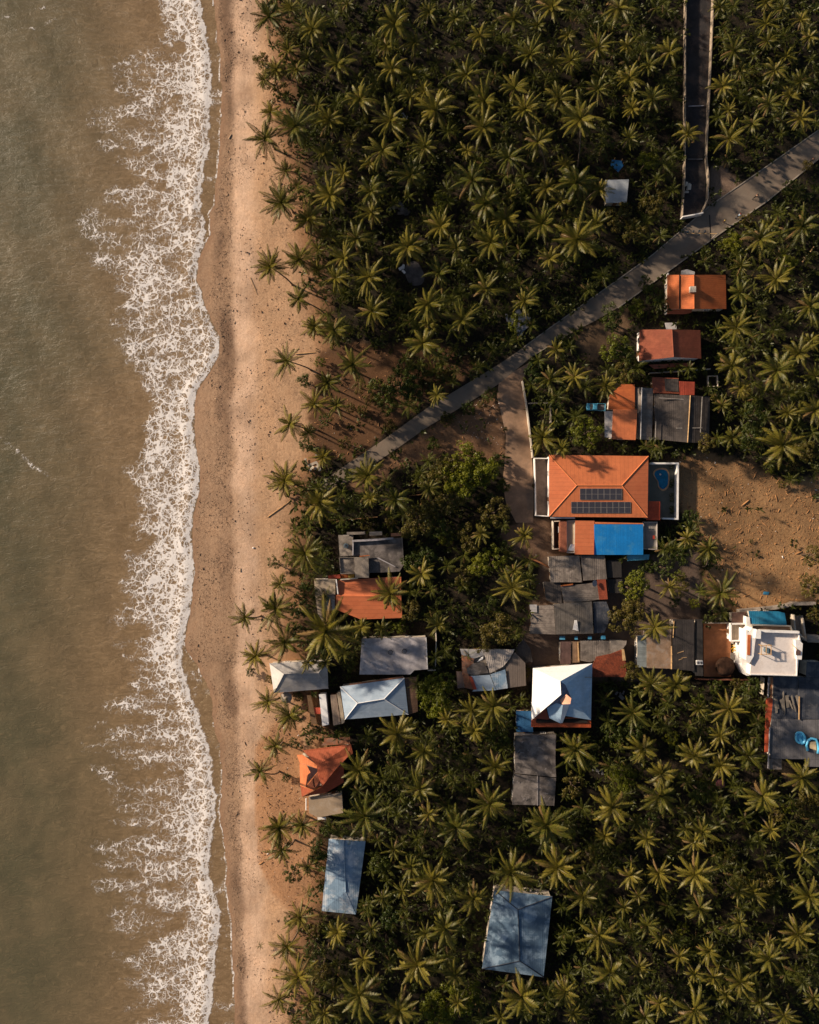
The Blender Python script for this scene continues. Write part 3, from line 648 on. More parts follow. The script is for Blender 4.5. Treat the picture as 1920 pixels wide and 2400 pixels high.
shed(T, f("595 1185 720 1190 718 1296 600 1296"), [3.3, 2.9, 2.9, 3.3], mat('red_sheet', srgb(168, 74, 54), .65, seam=(0, .8, .2)))
T = base_thing('animal_pen', 'small open pen with pale rails east of the red shed', 'pen', f("830 1140 908 1140 908 1228 830 1228"), 1)
parapet(T, f("830 1142 905 1142 908 1226 832 1226"), 0, 1.0, .12, cream_wall, name='rail')
# villa
v = [(1287, 1066), (1520, 1069), (1518, 1213), (1287, 1211)]
T = base_thing('villa', 'large villa with a bright orange hip roof carrying two rows of solar panels', 'villa', v, 4.5)
VH, VR = 5.0, 5.85
hip(T, *v, (1352, 1137.5), (1457.5, 1137.5), VH, VR, orange_roof, caps=mat('orange_ridge', srgb(222, 134, 82), .6, var=.05), wm=white_wall, mts={'E': orange_ew, 'W': orange_ew})
def on_south(px, py, lift=.12):
    t = min(1, max(0, (py-1137.5)/(1212-1137.5))); h = VR+(VH-VR)*t+lift
    return W(px, py, h)
def panels(x0, x1, y0, y1, n):
    for i in range(n):
        a0 = x0+(x1-x0)*i/n+.45; a1 = x0+(x1-x0)*(i+1)/n-.45
        mb = MB(); mb.slab([on_south(a0, y0), on_south(a1, y0), on_south(a1, y1), on_south(a0, y1)], .05); p = mb.build('solar_panel', panel_m, T)
        fr = MB(); g = .35
        for (u0, w0, u1, w1) in ((a0-g, y0, a0, y1), (a1, y0, a1+g, y1), (a0, y0-.3, a1, y0), (a0, y1, a1, y1+.3), (a0, (y0+y1)/2-.25, a1, (y0+y1)/2+.25)):
            fr.slab([on_south(u0, w0, .135), on_south(u1, w0, .135), on_south(u1, w1, .135), on_south(u0, w1, .135)], .06)
        fr.build('panel_frame', alum, p)
panels(1359.4, 1458.2, 1145.3, 1171, 7); panels(1339, 1478.5, 1176.5, 1202.5, 10)
shed(T, q('P', "1521 1174.5 1547.5 1175 1547 1219 1515 1219"), [4.1, 3.7, 3.7, 4.1], mat('red_orange_sheet', srgb(190, 76, 44), .65, seam=(90, .8, .15)), name='annex_roof')
roofslab(T, q('P', "1290 1212 1348 1212.5 1348 1216 1291 1215.5"), [3.6, 3.6, 3.4, 3.4], white_wall, 'canopy')
mb = MB(); mb.prism([W(*p).to_tuple()[:2] for p in pts("1518 1088 1580 1088 1580 1214 1518 1214")], -.1, .08); tag(mb.build('patio', court), kind='structure')
mb = MB(); wallline(mb, pts("1523 1087 1583 1087 1582 1216 1548 1215"), .38, 2.1); tag(mb.build('garden_wall', white_wall), 'white garden wall around the swimming pool yard of the villa', 'wall'); EX.append(pts("1515 1080 1590 1080 1590 1220 1515 1220"))
mb = MB(); wallline(mb, pts("1287 1075.5 1251 1075 1253 1140 1254 1208 1288 1210"), .2, 1.6); tag(mb.build('garden_wall', white_wall), 'white wall round the narrow west courtyard of the solar panel villa', 'wall'); EX.append(pts("1248 1070 1290 1070 1290 1216 1248 1216"))
# pool
def smoothloop(P, n=6):
    out = []; m_ = len(P)
    for i in range(m_):
        p0, p1, p2, p3 = [np.array(P[(i+k) % m_]) for k in (-1, 0, 1, 2)]
        for j in range(n):
            t = j/n; out.append(tuple(.5*((2*p1)+(-p0+p2)*t+(2*p0-5*p1+4*p2-p3)*t*t+(-p0+3*p1-3*p2+p3)*t**3)))
    return out
pl = smoothloop(q('e6', "880 1075 900 1035 950 1018 1005 1022 1040 1060 1045 1120 1040 1190 1015 1235 975 1250 935 1215 925 1160 900 1120"))
wp_ = [W(*p) for p in pl]; cen = sum(wp_, Vector((0, 0, 0)))/len(wp_)
T = thing('swimming_pool', 'kidney shaped blue swimming pool with a tan rim beside the villa', 'pool', (cen.x, cen.y, .08))
mb = MB(); mb.prism([(p.x, p.y) for p in wp_], -.1, .13); mb.build('pool_water', mat('pool_water', srgb(16, 110, 150), .12, var=.25, vs=.5, bump=.1, bs=3, spec=.5, stain_or_sheen=srgb(12, 84, 122), stain_or_sheen_amt=.5), T)
mb = MB()
for i in range(len(wp_)):
    a, b_ = wp_[i], wp_[(i+1) % len(wp_)]
    ao, bo = cen+(a-cen)*1.17, cen+(b_-cen)*1.17
    mb.slab([Vector((a.x, a.y, .2)), Vector((b_.x, b_.y, .2)), Vector((bo.x, bo.y, .2)), Vector((ao.x, ao.y, .2))], .12)
mb.build('pool_rim', mat('pool_rim', srgb(190, 150, 112), .8), T)
a = W(*q('e6', "950 1075")[0]); mb = MB(); mb.tube([(a.x, a.y, .1), (a.x, a.y, .42)], [.24, .14], 10); mb.ball((a.x, a.y, .46), .13); tag(mb.build('fountain_nozzle', white_wall), 'small white fountain head standing in the pool', 'fountain')
# 6 blue roof
T = base_thing('house', 'house with a vivid blue metal roof and an orange west end', 'house', q('P', "1348 1220 1508 1224 1508 1301 1348 1300"), 4)
shed(T, q('e5', "620 105 855 108 848 522 615 520"), 4.4, orange_ew, brick_wall)
shed(T, q('e5', "852 150 1450 152 1452 524 850 524"), [4.6, 4.6, 4.1, 4.1], blue_roof)
roofslab(T, q('e5', "862 122 1448 136 1448 148 866 146"), 4.5, orange_roof, 'orange_fascia')
roofslab(T, q('e5', "1250 528 1530 520 1520 582 1260 600"), [3.3, 3.3, 3.0, 3.0], mat('cyan_sheet', srgb(80, 150, 178), .6, seam=(0, .8, .2)), 'lean_to_roof')
flat(T, q('e5', "1455 125 1622 125 1622 460 1460 450"), 3.2, mat('terrace_grey', srgb(136, 130, 124), .85, var=.12, seam=(0, .8, .15)), white_wall, .5, mat('parapet_grey', srgb(160, 150, 142)))
T2 = thing('stool', 'small red stool on the grey terrace beside the blue roof', 'stool', W(*q('e5', "1576 308")[0], 3.2))
mb = MB(); a = W(*q('e5', "1576 308")[0], 3.2); mb.box((a.x, a.y, 3.6), (.45, .8, .07)); mb.build('seat', mat('red_plastic', srgb(170, 50, 36)), T2)
for sx in (-.17, .17):
    for sy in (-.33, .33): mb = MB(); mb.bar(Vector((a.x+sx, a.y+sy, 3.2)), Vector((a.x+sx, a.y+sy, 3.6)), .04); mb.build('leg', MATS['red_plastic'], T2)
T = base_thing('terrace_annex', 'narrow brick and white annex with a potted climber, west of the blue roof house', 'annex', q('e5', "345 110 612 105 612 500 345 460"), 3)
flat(T, q('e5', "436 105 516 108 518 495 436 492"), 4.0, mat('brick_deck', srgb(178, 108, 80), .9, tile=(0, .6), var=.2), brick_wall)
flat(T, q('e5', "520 110 612 108 612 498 520 496"), 3.4, deck_beige, white_wall, .35, cream_wall)
parapet(T, q('e5', "350 115 432 112 430 450 352 455"), 0, 2.3, .2, cream_wall)
mb = MB(); a = W(*q('e5', "568 440")[0], 3.6)
mb.slab([a+Vector((-.8, -.6, .1)), a+Vector((.75, -.7, .0)), a+Vector((.8, .8, .5)), a+Vector((-.2, .9, .7))], .1); tag(mb.build('cloth_sheet', white_wall), 'crumpled white sheet spread at the end of the narrow annex terrace', 'sheet')
# 7..
T = base_thing('house', 'house of two joined brown grey sheet roofs right below the blue roof', 'house', q('e5', "295 540 980 530 1008 820 330 870"), 3.5)
shed(T, q('e5', "292 545 668 532 704 860 318 862"), [3.4, 3.7, 3.7, 3.4], old_sheet)
shed(T, q('e5', "684 532 980 532 1008 822 720 840"), [3.7, 3.3, 3.3, 3.7], old_sheet)
T = base_thing('shed', 'dark tin roof shed at the left of the stepped grey roofs with a brown ridge', 'shed', q('e5', "228 850 442 850 462 1130 345 1110 250 1080"), 3)
shed(T, q('e5', "228 852 440 858 462 1128 345 1110 262 1078"), 2.9, dark_sheet)
T = base_thing('house', 'long low grey corrugated roof with a red strip at its right end', 'house', q('e5', "442 905 880 850 915 1070 480 1125"), 3)
shed(T, q('e5', "446 915 884 862 914 1072 482 1124"), [3.3, 3.3, 2.9, 2.9], old_sheet_ew)
roofslab(T, q('e5', "886 828 992 822 1018 1070 916 1074"), [3.5, 3.3, 3.1, 3.2], mat('rust_red_sheet', srgb(158, 78, 54), .7, seam=(90, .7, .15)), 'red_roof')
mb = MB(); a, b_ = W(*q('e5', "445 905")[0], 3.4), W(*q('e5', "590 885")[0], 3.4); mb.bar(a, b_, .2); mb.build('ridge_board', mat('orange_wood', srgb(170, 96, 50)), T)
T2 = thing('satellite_dish', 'pale satellite dish where the grey roofs meet the red strip', 'dish', W(*q('e5', "845 870")[0], 3.4))
mb = MB(); a = W(*q('e5', "845 870")[0], 3.4)
for i in range(3):
    mb.tube([(a.x+.02*i, a.y, 3.9+.07*i), (a.x+.02*i+.05, a.y, 3.98+.07*i)], [.18+.24*i, .36+.2*i], 14)
mb.build('dish', conc_pale, T2); mb = MB(); mb.tube([(a.x, a.y, 3.2), (a.x, a.y, 3.95)], .05, 6); mb.build('mast', steel, T2)
T = base_thing('shed', 'black roofed lean-to shed south east of the blue roof', 'shed', q('e5', "1000 590 1190 590 1190 800 1005 810"), 2.6)
shed(T, q('e5', "1004 592 1185 592 1190 800 1008 806"), 2.6, mat('black_sheet', srgb(52, 48, 46), .8, seam=(0, .8, .3)))
T = base_thing('shed', 'lower of the two black lean-to sheds beside the red strip roof', 'shed', q('e5', "1010 820 1200 820 1210 1000 1030 1005"), 2.4)
shed(T, q('e5', "1014 824 1195 824 1205 990 1030 996"), 2.3, mat('black_sheet', (0, 0, 0, 1)))
T = base_thing('house', 'broad brown grey flat sheet roof with a white tent shaped opening', 'house', q('e5', "190 1130 820 1100 840 1490 120 1500"), 3.2)
shed(T, q('e5', "100 1150 352 1138 380 1500 60 1490"), [3.0, 3.3, 3.3, 3.0], old_sheet_ew)
shed(T, q('e5', "356 1130 822 1096 842 1488 384 1500"), [3.4, 3.1, 3.1, 3.4], mat('grey_brown_sheet', srgb(110, 102, 94), .85, var=.25, vs=.35, seam=(0, 1.1, .3), stain_or_sheen=srgb(70, 64, 60)))
mb = MB(); P = q('e5', "610 1325 640 1325 660 1460 590 1440"); mb.slab(P3(P, [3.6, 3.6, 3.35, 3.35]), .08); mb.build('white_skylight', white_wall, T)
roofslab(T, q('e5', "60 1135 150 1135 150 1230 70 1225"), [3.2, 3.3, 3.3, 3.2], grey_metal, 'pale_patch', .08)
T = base_thing('shed', 'dark slate coloured shed roof beside the dead palm fronds', 'shed', q('e5', "838 1100 1000 1095 1050 1300 970 1480 845 1480"), 2.7)
shed(T, q('e5', "842 1102 1000 1096 1060 1260 975 1480 850 1484"), 2.7, blue_black)
# 9 row
T = base_thing('market_shed', 'row of patched grey and brown roof sheets with pale blue doors behind', 'shed', q('e7', "365 430 980 430 975 520 700 600 540 640 365 640"), 3)
shed(T, q('e7', "366 446 462 446 462 650 366 652"), 3.0, mat('brown_sheet', srgb(98, 74, 68), .85, seam=(0, .9, .3)))
shed(T, q('e7', "470 446 548 446 546 636 470 640"), 2.8, mat('tan_sheet', srgb(136, 108, 84), .85, seam=(0, .7, .3)))
shed(T, q('e7', "552 440 822 440 822 560 700 610 640 636 552 620"), 3.1, old_sheet)
shed(T, q('e7', "826 438 976 438 972 470 935 520 828 560"), 3.3, concrete)
mb = MB(); p = q('e7', "527 450 537 625"); mb.bar(W(*p[0], 3.05), W(*p[1], 3.0), .16); mb.build('roof_beam', tan_wood, T)
for s in ("360 395 410 395 410 428 360 428", "498 398 526 398 526 428 498 428", "620 395 655 395 655 424 620 424", "740 392 782 392 782 424 740 424"):
    p = q('e7', s); mb = MB(); mb.slab(P3(p, [2.2, 2.2, 2.6, 2.6]), .06); mb.build('awning', teal_roof, T)
T = base_thing('tile_roof_house', 'house with a rust red terracotta tiled roof touching the white and blue roof', 'house', q('d4', "1110 400 1590 150 1655 580 1120 575"), 3.6)
shed(T, q('d4', "1180 260 1400 215 1575 150 1640 300 1650 578 1122 574 1120 400"), [3.7, 3.9, 4.0, 3.8, 3.4, 3.4, 3.6], terra)
mb = MB(); p = q('d4', "1590 150 1605 320"); mb.slab(P3(q('d4', "1575 140 1612 140 1640 320 1590 320"), 4.1), .1); mb.build('ridge_board', tan_wood, T)
# 10 junk roof
T = base_thing('patched_house', 'ramshackle house patched with striped, rusty and bluish metal sheets', 'house', q('d5', "300 240 1300 240 1500 500 1510 920 500 1025 240 960 230 650 310 650"), 3.2)
walls(T, P3(q('d5', "330 260 1280 260 1500 520 1500 910 520 1000 340 950"), 3), 2.8, concrete, .3)
for s, hh, mt_, nm in (("300 240 870 260 870 320 560 420 330 350", 3.25, grey_metal, 'roof_sheet'), ("330 350 560 420 540 560 420 640 480 760 600 1000 390 960 340 700", [3.1, 3.2, 3.2, 3.2, 3.3, 3.0, 3.0, 3.0], mat('rusty_sheet', srgb(158, 104, 76), .85, var=.3, vs=.8, stain_or_sheen=srgb(120, 100, 86), stain_or_sheen_amt=.7), 'roof_sheet'),
     ("740 330 880 250 1310 250 1210 430 1090 570 850 690", [3.5, 3.4, 3.5, 3.6, 3.6, 3.4], mat('striped_sheet', srgb(182, 170, 160), .7, var=.12, vs=.5, bump=.3, seam=(8, .52, .75)), 'roof_sheet'),
     ("560 500 740 490 830 680 620 720 440 700 420 600", [3.4, 3.45, 3.4, 3.3, 3.3, 3.3], conc_dark, 'roof_sheet'), ("490 740 850 720 960 1000 520 1025 590 960", [3.3, 3.45, 3.1, 3.0, 3.0], light_blue, 'roof_sheet'),
     ("860 710 1130 620 1180 965 965 995", [3.5, 3.6, 3.25, 3.2], pale_blue, 'roof_sheet'), ("1140 560 1310 300 1500 500 1515 915 1185 960", [3.3, 3.4, 3.2, 3.0, 3.0], mat('flat_grey_sheet', srgb(112, 100, 92), .85, var=.1, vs=.3, seam=(0, 1.1, .2)), 'roof_sheet'),
     ("235 655 340 660 390 960 255 965", 2.5, mat('mauve_sheet', srgb(130, 108, 98), .85, var=.08), 'porch_roof')):
    roofslab(T, q('d5', s), hh, mt_, nm, .06)
mb = MB(); p = q('d5', "480 720 520 760 600 990"); mb.slab(P3(q('d5', "470 750 520 750 610 985 540 985"), [3.42, 3.42, 3.2, 3.2]), .05); mb.build('red_flashing', mat('red_sheet', (0, 0, 0, 1)), T)
mb = MB(); P = q('d5', "620 480 690 400 730 380 720 430"); c0 = [W(*p, 3.7) for p in P]; mb.slab(c0, .08); mb.build('curled_sheet', white_roof, T)
T = base_thing('shed', 'dark sagging thatched and tin shed right behind the ramshackle patched house', 'shed', q('d5', "1280 250 1480 70 1600 250 1660 560 1520 560"), 2.6)
shed(T, q('d5', "1300 240 1470 60 1590 230 1640 480 1500 500 1350 330"), [2.6, 2.8, 2.6, 2.2, 2.4, 2.5], dark_sheet)
# 11 white pyramid
T = base_thing('house', 'tall house with a steep roof, brilliant white on one side and blue on the other', 'house', q('d4', "200 440 1110 360 1100 1360 165 1350"), 6)
EX.append(q('P', "1240 1550 1395 1550 1395 1710 1240 1710"))
nw, ne, se, sw = q('d4', "195 438 1118 365 1098 1245 172 1245")
h0, h1 = 6.2, 11.0
A = [W(*p, h0) for p in (nw, ne, se, sw)]; r0 = W(*q('d4', "620 640")[0], h1); r1 = W(*q('d4', "632 850")[0], h1)
mb = MB(); mb.slab([A[0], A[3], r1, r0], .12); mb.build('roof_slope', white_roof, T)
mb = MB(); mb.slab([A[0], A[1], r0], .12); mb.build('roof_slope', white_roof, T)
tear = W(*q('d4', "790 900")[0], 9.6); low = W(*q('d4', "700 1180")[0], 6.9)
sky_sheet = mat('sky_tinted_sheet', srgb(176, 200, 220), .45, var=.1, vs=.3, bump=.06, seam=(90, 1.0, .12), stain_or_sheen=srgb(140, 180, 212), stain_or_sheen_amt=.5)  # white sheet tinted blue: sky reflection and shade painted into its colour
mb = MB(); mb.slab([r0, A[1], A[2], low, tear, W(*q('d4', "700 700")[0], 10.6)], .12); mb.build('roof_slope', sky_sheet, T)
lo2 = W(*q('d4', "620 1296")[0], 6.3)
mb = MB(); mb.slab([W(*q('d4', "410 1060")[0], 7.2), W(*q('d4', "560 980")[0], 8.6), W(*q('d4', "660 1010")[0], 9.0), lo2, W(*q('d4', "450 1215")[0], 6.5)], .1); mb.build('loose_sheet', sky_sheet, T)
mb = MB(); mb.slab([W(*q('d4', "660 1005")[0], 9.0), W(*q('d4', "788 930")[0], 9.4), low, W(*q('d4', "655 1290")[0], 6.3), lo2], .1); mb.build('loose_sheet', white_roof, T)
mb = MB(); a = W(*q('d4', "705 925")[0], 8.5); mb.slab([W(*q('d4', "610 930")[0], 8.9), W(*q('d4', "715 845")[0], 10.9), W(*q('d4', "790 905")[0], 11.2), W(*q('d4', "775 995")[0], 10.8), W(*q('d4', "650 1000")[0], 9.2)], .1); mb.build('attic_wall', pink_plaster, T)
mb = MB(); mb.slab([W(*q('d4', "200 1215")[0], 5.9), W(*q('d4', "390 1050")[0], 7.4), W(*q('d4', "450 1230")[0], 6.0), W(*q('d4', "420 1240")[0], 5.9)], .1); mb.build('lower_roof', mat('rust_red_sheet', (0,)*4), T)
roofslab(T, q('d4', "172 1225 1100 1195 1095 1362 165 1352"), [5.9, 6.0, 5.3, 5.3], mat('rust_orange_sheet', srgb(190, 88, 48), .65, var=.12, seam=(0, .9, .2)), 'lower_roof')
p = [W(*a_, 5.0) for a_ in q('d4', "200 450 1110 380 1085 1330 180 1330")]
walls(T, p, 5.2, cream_wall, .5)
mb = MB(); k = [Vector((x.x, x.y, 0)) for x in shrink(p, .9)]; mb.prism([(x.x, x.y) for x in k], 4.9, 5.9); mb.build('attic_floor', dark_void, T)
mb = MB(); mb.slab([W(*q('d4', "615 630")[0], 10.6), W(*q('d4', "760 760")[0], 9.9), W(*q('d4', "790 930")[0], 9.2), W(*q('d4', "560 1010")[0], 8.2), W(*q('d4', "400 1060")[0], 7.1), W(*q('d4', "600 850")[0], 10.2)], .08); mb.build('gap_filler_sheet', mat('gap_filler_sheet', srgb(128, 132, 150), .6), T)  # sheet added inside to give the dark roof gap a slate tone
mb = MB()
for s in ("780 570 1115 582",): p = q('d4', s); mb.bar(W(*p[0], 8.8), W(*p[1], 6.6), .1)
mb.build('roof_rail', alum, T)
# 12 slab + blue roof
T = base_thing('concrete_house', 'long dark concrete roof streaked with white marks below the steep white and blue roof', 'building', q('K', "640 90 930 60 925 580 618 572"), 3.5)
flat(T, q('K', "640 75 935 65 930 230 935 375 640 345"), 3.6, conc_dark, concrete)
flat(T, q('K', "636 352 935 382 922 580 618 572"), 3.3, conc_dark, concrete)
mb = MB(); p = q('K', "800 345 800 580"); mb.bar(W(*p[0], 3.45), W(*p[1], 3.45), .06)
rnd = random.Random(5)
for i in range(26):
    x = rnd.uniform(650, 900); y = rnd.uniform(100, 560); an = rnd.uniform(0, 3.1); L = rnd.uniform(6, 34)
    p = (1000+x/3.08, 1700+y/3.08); a = W(*p, 3.63); b_ = a+Vector((math.cos(an), math.sin(an), 0))*L*.028
    mb.bar(a, b_, .035)
mb.build('roof_pipework', conc_pale, T)
T = base_thing('shed', 'small deep blue roof tucked beside the orange foot of the steep white roof', 'shed', q('P', "1209 1664 1244 1667 1252 1723 1209 1720"), 2.8)
shed(T, q('P', "1210 1666 1246 1667 1250 1716 1210 1716"), 2.8, mat('navy_sheet', srgb(46, 92, 134), .6, var=.2, seam=(0, .8, .2)))
roofslab(T, q('P', "1209 1719 1248 1719 1255 1728 1209 1723"), 2.7, grey_metal, 'gutter_sheet')
# 13 left group
T = base_thing('unfinished_house', 'unfinished grey concrete house with broken parapets and a raised stair block', 'house', q('d6', "435 140 1320 120 1345 640 1060 670 860 680 860 740 470 680"), 3.8)
flat(T, q('d6', "435 142 640 150 635 430 455 440"), 3.3, concrete, concrete, .0)
flat(T, q('d6', "640 225 1322 180 1345 560 1290 650 1060 665 860 670 858 450 650 430"), 3.9, conc_dark, concrete)
flat(T, q('d6', "448 455 655 455 668 680 470 682"), 3.1, concrete, concrete, .35, pw=.18)
flat(T, q('d6', "660 450 855 455 862 738 668 740"), 5.0, mat('pitted_concrete', srgb(140, 128, 116), .9, var=.2, vs=.8, stain_or_sheen=srgb(104, 96, 90)), concrete)
parapet(T, q('d6', "640 225 900 212 1190 190"), 3.9, 4.7, .45, conc_pale, False)
parapet(T, q('d6', "640 225 638 420"), 3.9, 4.5, .25, conc_pale, False)
parapet(T, q('d6', "570 120 790 115"), 3.2, 3.9, .6, concrete, False); parapet(T, q('d6', "895 125 1020 118"), 3.2, 3.9, .9, concrete, False)
parapet(T, q('d6', "1190 140 1320 132"), 3.2, 4.0, .7, mat('orange_render', srgb(186, 128, 96)), False); parapet(T, q('d6', "1322 180 1345 560"), 3.9, 4.15, .2, concrete, False)
mb = MB(); p = q('d6', "985 460 1230 585"); mb.bar(W(*p[0], 4.3), W(*p[1], 4.1), .16); mb.build('loose_beam', conc_pale, T)
mb = MB(); p = q('d6', "730 440 870 425"); mb.bar(W(*p[0], 4.6), W(*p[1], 4.6), .14); mb.build('timber_plank', MATS['orange_wood'], T)
T2 = thing('water_barrel', 'round blue grey barrel on the unfinished concrete roof', 'barrel', W(*q('d6', "545 290")[0], 3.3))
mb = MB(); a = W(*q('d6', "545 290")[0], 3.3); mb.tube([(a.x, a.y, 3.3), (a.x, a.y, 3.6), (a.x, a.y, 4.0), (a.x, a.y, 4.3)], [.48, .56, .56, .48], 14); mb.build('drum', mat('barrel_blue', srgb(92, 112, 124), .6), T2)
mb = MB(); mb.tube([(a.x, a.y, 4.3), (a.x, a.y, 4.36)], [.35, .3], 12); mb.build('lid', blue_black, T2)
T = base_thing('house', 'orange roof house by the beach with a grey terrace on its seaward side', 'house', q('d6', "390 770 1310 720 1325 1300 745 1320 390 1230"), 4)
shed(T, q('d6', "425 775 985 740 1310 725 1312 1000 400 1000 425 960"), [3.4, 3.4, 3.4, 4.1, 4.1, 3.6], orange_ew)
shed(T, q('d6', "400 985 1312 1004 1325 1298 745 1318 400 1180"), [4.1, 4.1, 3.4, 3.4, 3.5], orange_ew)
flat(T, q('d6', "98 755 390 765 392 975 215 985 232 1200 228 1370 150 1240 112 1000"), 3.5, mat('terrace_tan', srgb(168, 150, 130), .85, var=.1, vs=.4, seam=(90, 1.4, .12)), cream_wall)
roofslab(T, q('d6', "218 990 388 985 385 1190 235 1205"), [3.0, 3.0, 2.9, 2.9], grey_metal, 'terrace_roof')
parapet(T, q('d6', "405 770 428 960"), 3.4, 4.2, .25, white_wall, False); parapet(T, q('d6', "205 990 235 1370"), 3.4, 4.0, .16, tan_wood, False)
parapet(T, q('d6', "470 765 700 745"), 3.4, 3.9, .25, cream_wall, False)
roofslab(T, q('d6', "290 705 460 690 465 745 300 755"), 2.6, mat('red_sheet', (0,)*4), 'porch_roof')
roofslab(T, q('d6', "475 690 570 685 570 735 478 740"), 2.2, mat('orange_wood', (0,)*4), 'awning')
mb = MB(); a = W(*q('d6', "620 712")[0], 0); mb.box((a.x, a.y, 0), (1.3, .8, .9)); mb.box((a.x, a.y, .9), (1.45, .95, .1)); tag(mb.build('storage_box', mat('yellow_paint', srgb(196, 170, 90)), bevel=.04), 'yellowish storage box in the gap between the concrete house and the orange roof', 'box')
# 14 flat pale
T = base_thing('flat_roof_house', 'house with a wide cloudy grey flat roof below the orange roof', 'house', q('d7', "1000 100 1675 60 1690 395 1560 400 1510 450 1000 450"), 3.5)
flat(T, q('d7', "1010 75 1675 58 1692 392 1555 402 1512 446 985 446"), 3.8, conc_pale, cream_wall)
mb = MB(); p = q('d7', "1675 60 1690 390"); mb.bar(W(*p[0], 3.95), W(*p[1], 3.95), .12); mb.build('roof_kerb', white_wall, T)
mb = MB(); wallline(mb, q('P', "1003 1568 1020 1567 1022 1500 1021 1470"), .2, 2.0); tag(mb.build('boundary_wall', cream_wall), 'pale wall behind the wide cloudy grey flat roof', 'wall')
for k, (s, lab) in enumerate((("1305 215", 'dark wire coil left on the middle of the cloudy grey flat roof'), ("1450 205", 'dark wire coil near the right end of the cloudy grey flat roof'))):
    a = W(*q('d7', s)[0], 3.9); mb = MB()
    mb.tube([(a.x+.5*math.cos(t*.45), a.y+.5*math.sin(t*.45), 3.86+.01*t) for t in range(24)], .05, 5); tag(mb.build('wire_coil', black_rub), lab, 'coil')
# 15 metal hip near the beach
T = base_thing('beach_house', 'house with a pale grey metal hip roof closest to the sand', 'house', q('d7', "55 330 430 255 660 400 665 590 100 635"), 3.4)
hip(T, *q('d7', "52 330 650 300 662 592 98 638"), *q('d7', "205 440 560 430"), 3.2, 4.9, grey_metal, caps=grey_metal, mts={'W': mat('sunlit_grey_metal', srgb(206, 200, 194), .5, var=.08)})  # west slope is a paler copy, sunlight painted into the metal colour
# 16 pale blue hip
T = base_thing('house', 'house with a clean pale blue white hip roof and brown eaves', 'house', q('d7', "785 570 1450 480 1580 860 840 910"), 4)
hip(T, *q('d7', "785 572 1450 482 1492 860 835 912"), *q('d7', "965 745 1240 700"), 3.8, 5.3, light_blue, caps=white_roof)
roofslab(T, q('d7', "1455 480 1580 470 1590 830 1500 862"), [3.5, 3.1, 3.1, 3.5], mat('brown_porch', srgb(108, 82, 66), .85, seam=(90, .8, .3)), 'porch_roof')
roofslab(T, q('d7', "880 545 1440 465 1450 486 885 560"), 3.6, mat('rusty_sheet', (0,)*4), 'eave_board')
T = base_thing('courtyard_annex', 'white walkway roof and timber decks beside the pale blue hip roof', 'annex', q('d7', "440 650 780 620 830 960 560 970"), 3)
flat(T, q('d7', "565 652 635 648 668 965 600 980"), 3.0, white_roof, white_wall)
flat(T, q('d7', "682 660 745 655 790 960 715 975"), 2.9, mat('grey_plank', srgb(150, 130, 114), .85, seam=(0, .6, .3)), brick_wall)
flat(T, q('d7', "750 640 785 630 832 940 800 960"), 3.2, deck_beige, cream_wall)
flat(T, q('d7', "440 660 480 660 545 960 485 962"), 2.2, mat('brown_timber', srgb(112, 86, 62), .9, seam=(90, .5, .3)), wood)
roofslab(T, q('d7', "505 790 580 790 582 855 515 855"), 2.0, mat('red_sheet', (0,)*4), 'awning')
# 17 red broken hip
T = base_thing('house', 'house with a broken red orange hip roof showing a dark hole, beside the sand', 'house', q('d8', "220 420 345 330 1320 210 1360 400 1160 640 1170 980 320 1275"), 3.8)
c8 = lambda s, hh: [W(*p, h_) for p, h_ in zip(q('d8', s), hh)]
nt_red = mat('burnt_orange_roof', srgb(176, 92, 60), .7, var=.12, vs=.3, bump=.1, seam=(20, .9, .2), stain_or_sheen=srgb(150, 66, 42), stain_or_sheen_amt=.3)
mb = MB(); mb.slab(c8("345 335 1320 212 1358 400 1260 460 985 740 640 640", [3.6, 3.6, 3.6, 3.9, 5.6, 5.2]), .12); mb.build('roof_slope', nt_red, T)
mb = MB(); mb.slab(c8("985 745 1180 600 1168 980 820 1190 330 1272 730 1070", [5.6, 4.3, 3.5, 3.5, 3.5, 4.9]), .12); mb.build('roof_slope', mat('red_shade_roof', srgb(176, 80, 48), .7, var=.1, seam=(110, .9, .2)), T)
mb = MB(); mb.slab(c8("640 640 985 740 735 1065 690 960 640 800", [5.15, 5.55, 4.9, 4.8, 4.9]), .1); mb.build('roof_slope', nt_red, T)
mb = MB(); mb.slab(c8("225 425 330 420 640 640 625 700 400 620 285 590", [3.6, 3.7, 5.2, 5.1, 4.4, 3.9]), .1); mb.build('loose_sheet', mat('pale_orange_sheet', srgb(216, 126, 78), .7, var=.1, seam=(0, .7, .25)), T)
mb = MB(); mb.slab(c8("280 600 420 630 500 780 440 830 400 1060 290 1010", [3.6, 4.3, 4.6, 4.3, 4.1, 3.5]), .1); mb.build('loose_sheet', MATS['pale_orange_sheet'], T)
mb = MB(); mb.slab(c8("430 1000 640 800 700 860 690 960 560 1130 400 1070", [4.1, 4.7, 4.8, 4.7, 4.2, 3.9]), .1); mb.build('roof_slope', mat('brown_red_sheet', srgb(120, 66, 44), .8, var=.2, seam=(40, .5, .4)), T)
mb = MB(); mb.slab(c8("295 1040 560 1130 325 1270", [3.5, 4.2, 3.45]), .1); mb.build('roof_slope', nt_red, T)
for s in ("330 420 640 640", "655 760 440 1030", "290 1040 560 1140"):
    p = q('d8', s); mb = MB(); mb.bar(W(*p[0], 3.95), W(*p[1], 4.95), .11); mb.build('roof_batten', mat('orange_ridge', (0,)*4), T)
walls(T, c8("260 450 1300 240 1200 650 1130 960 350 1200", [3.3]*5), 3.1, cream_wall, .5)
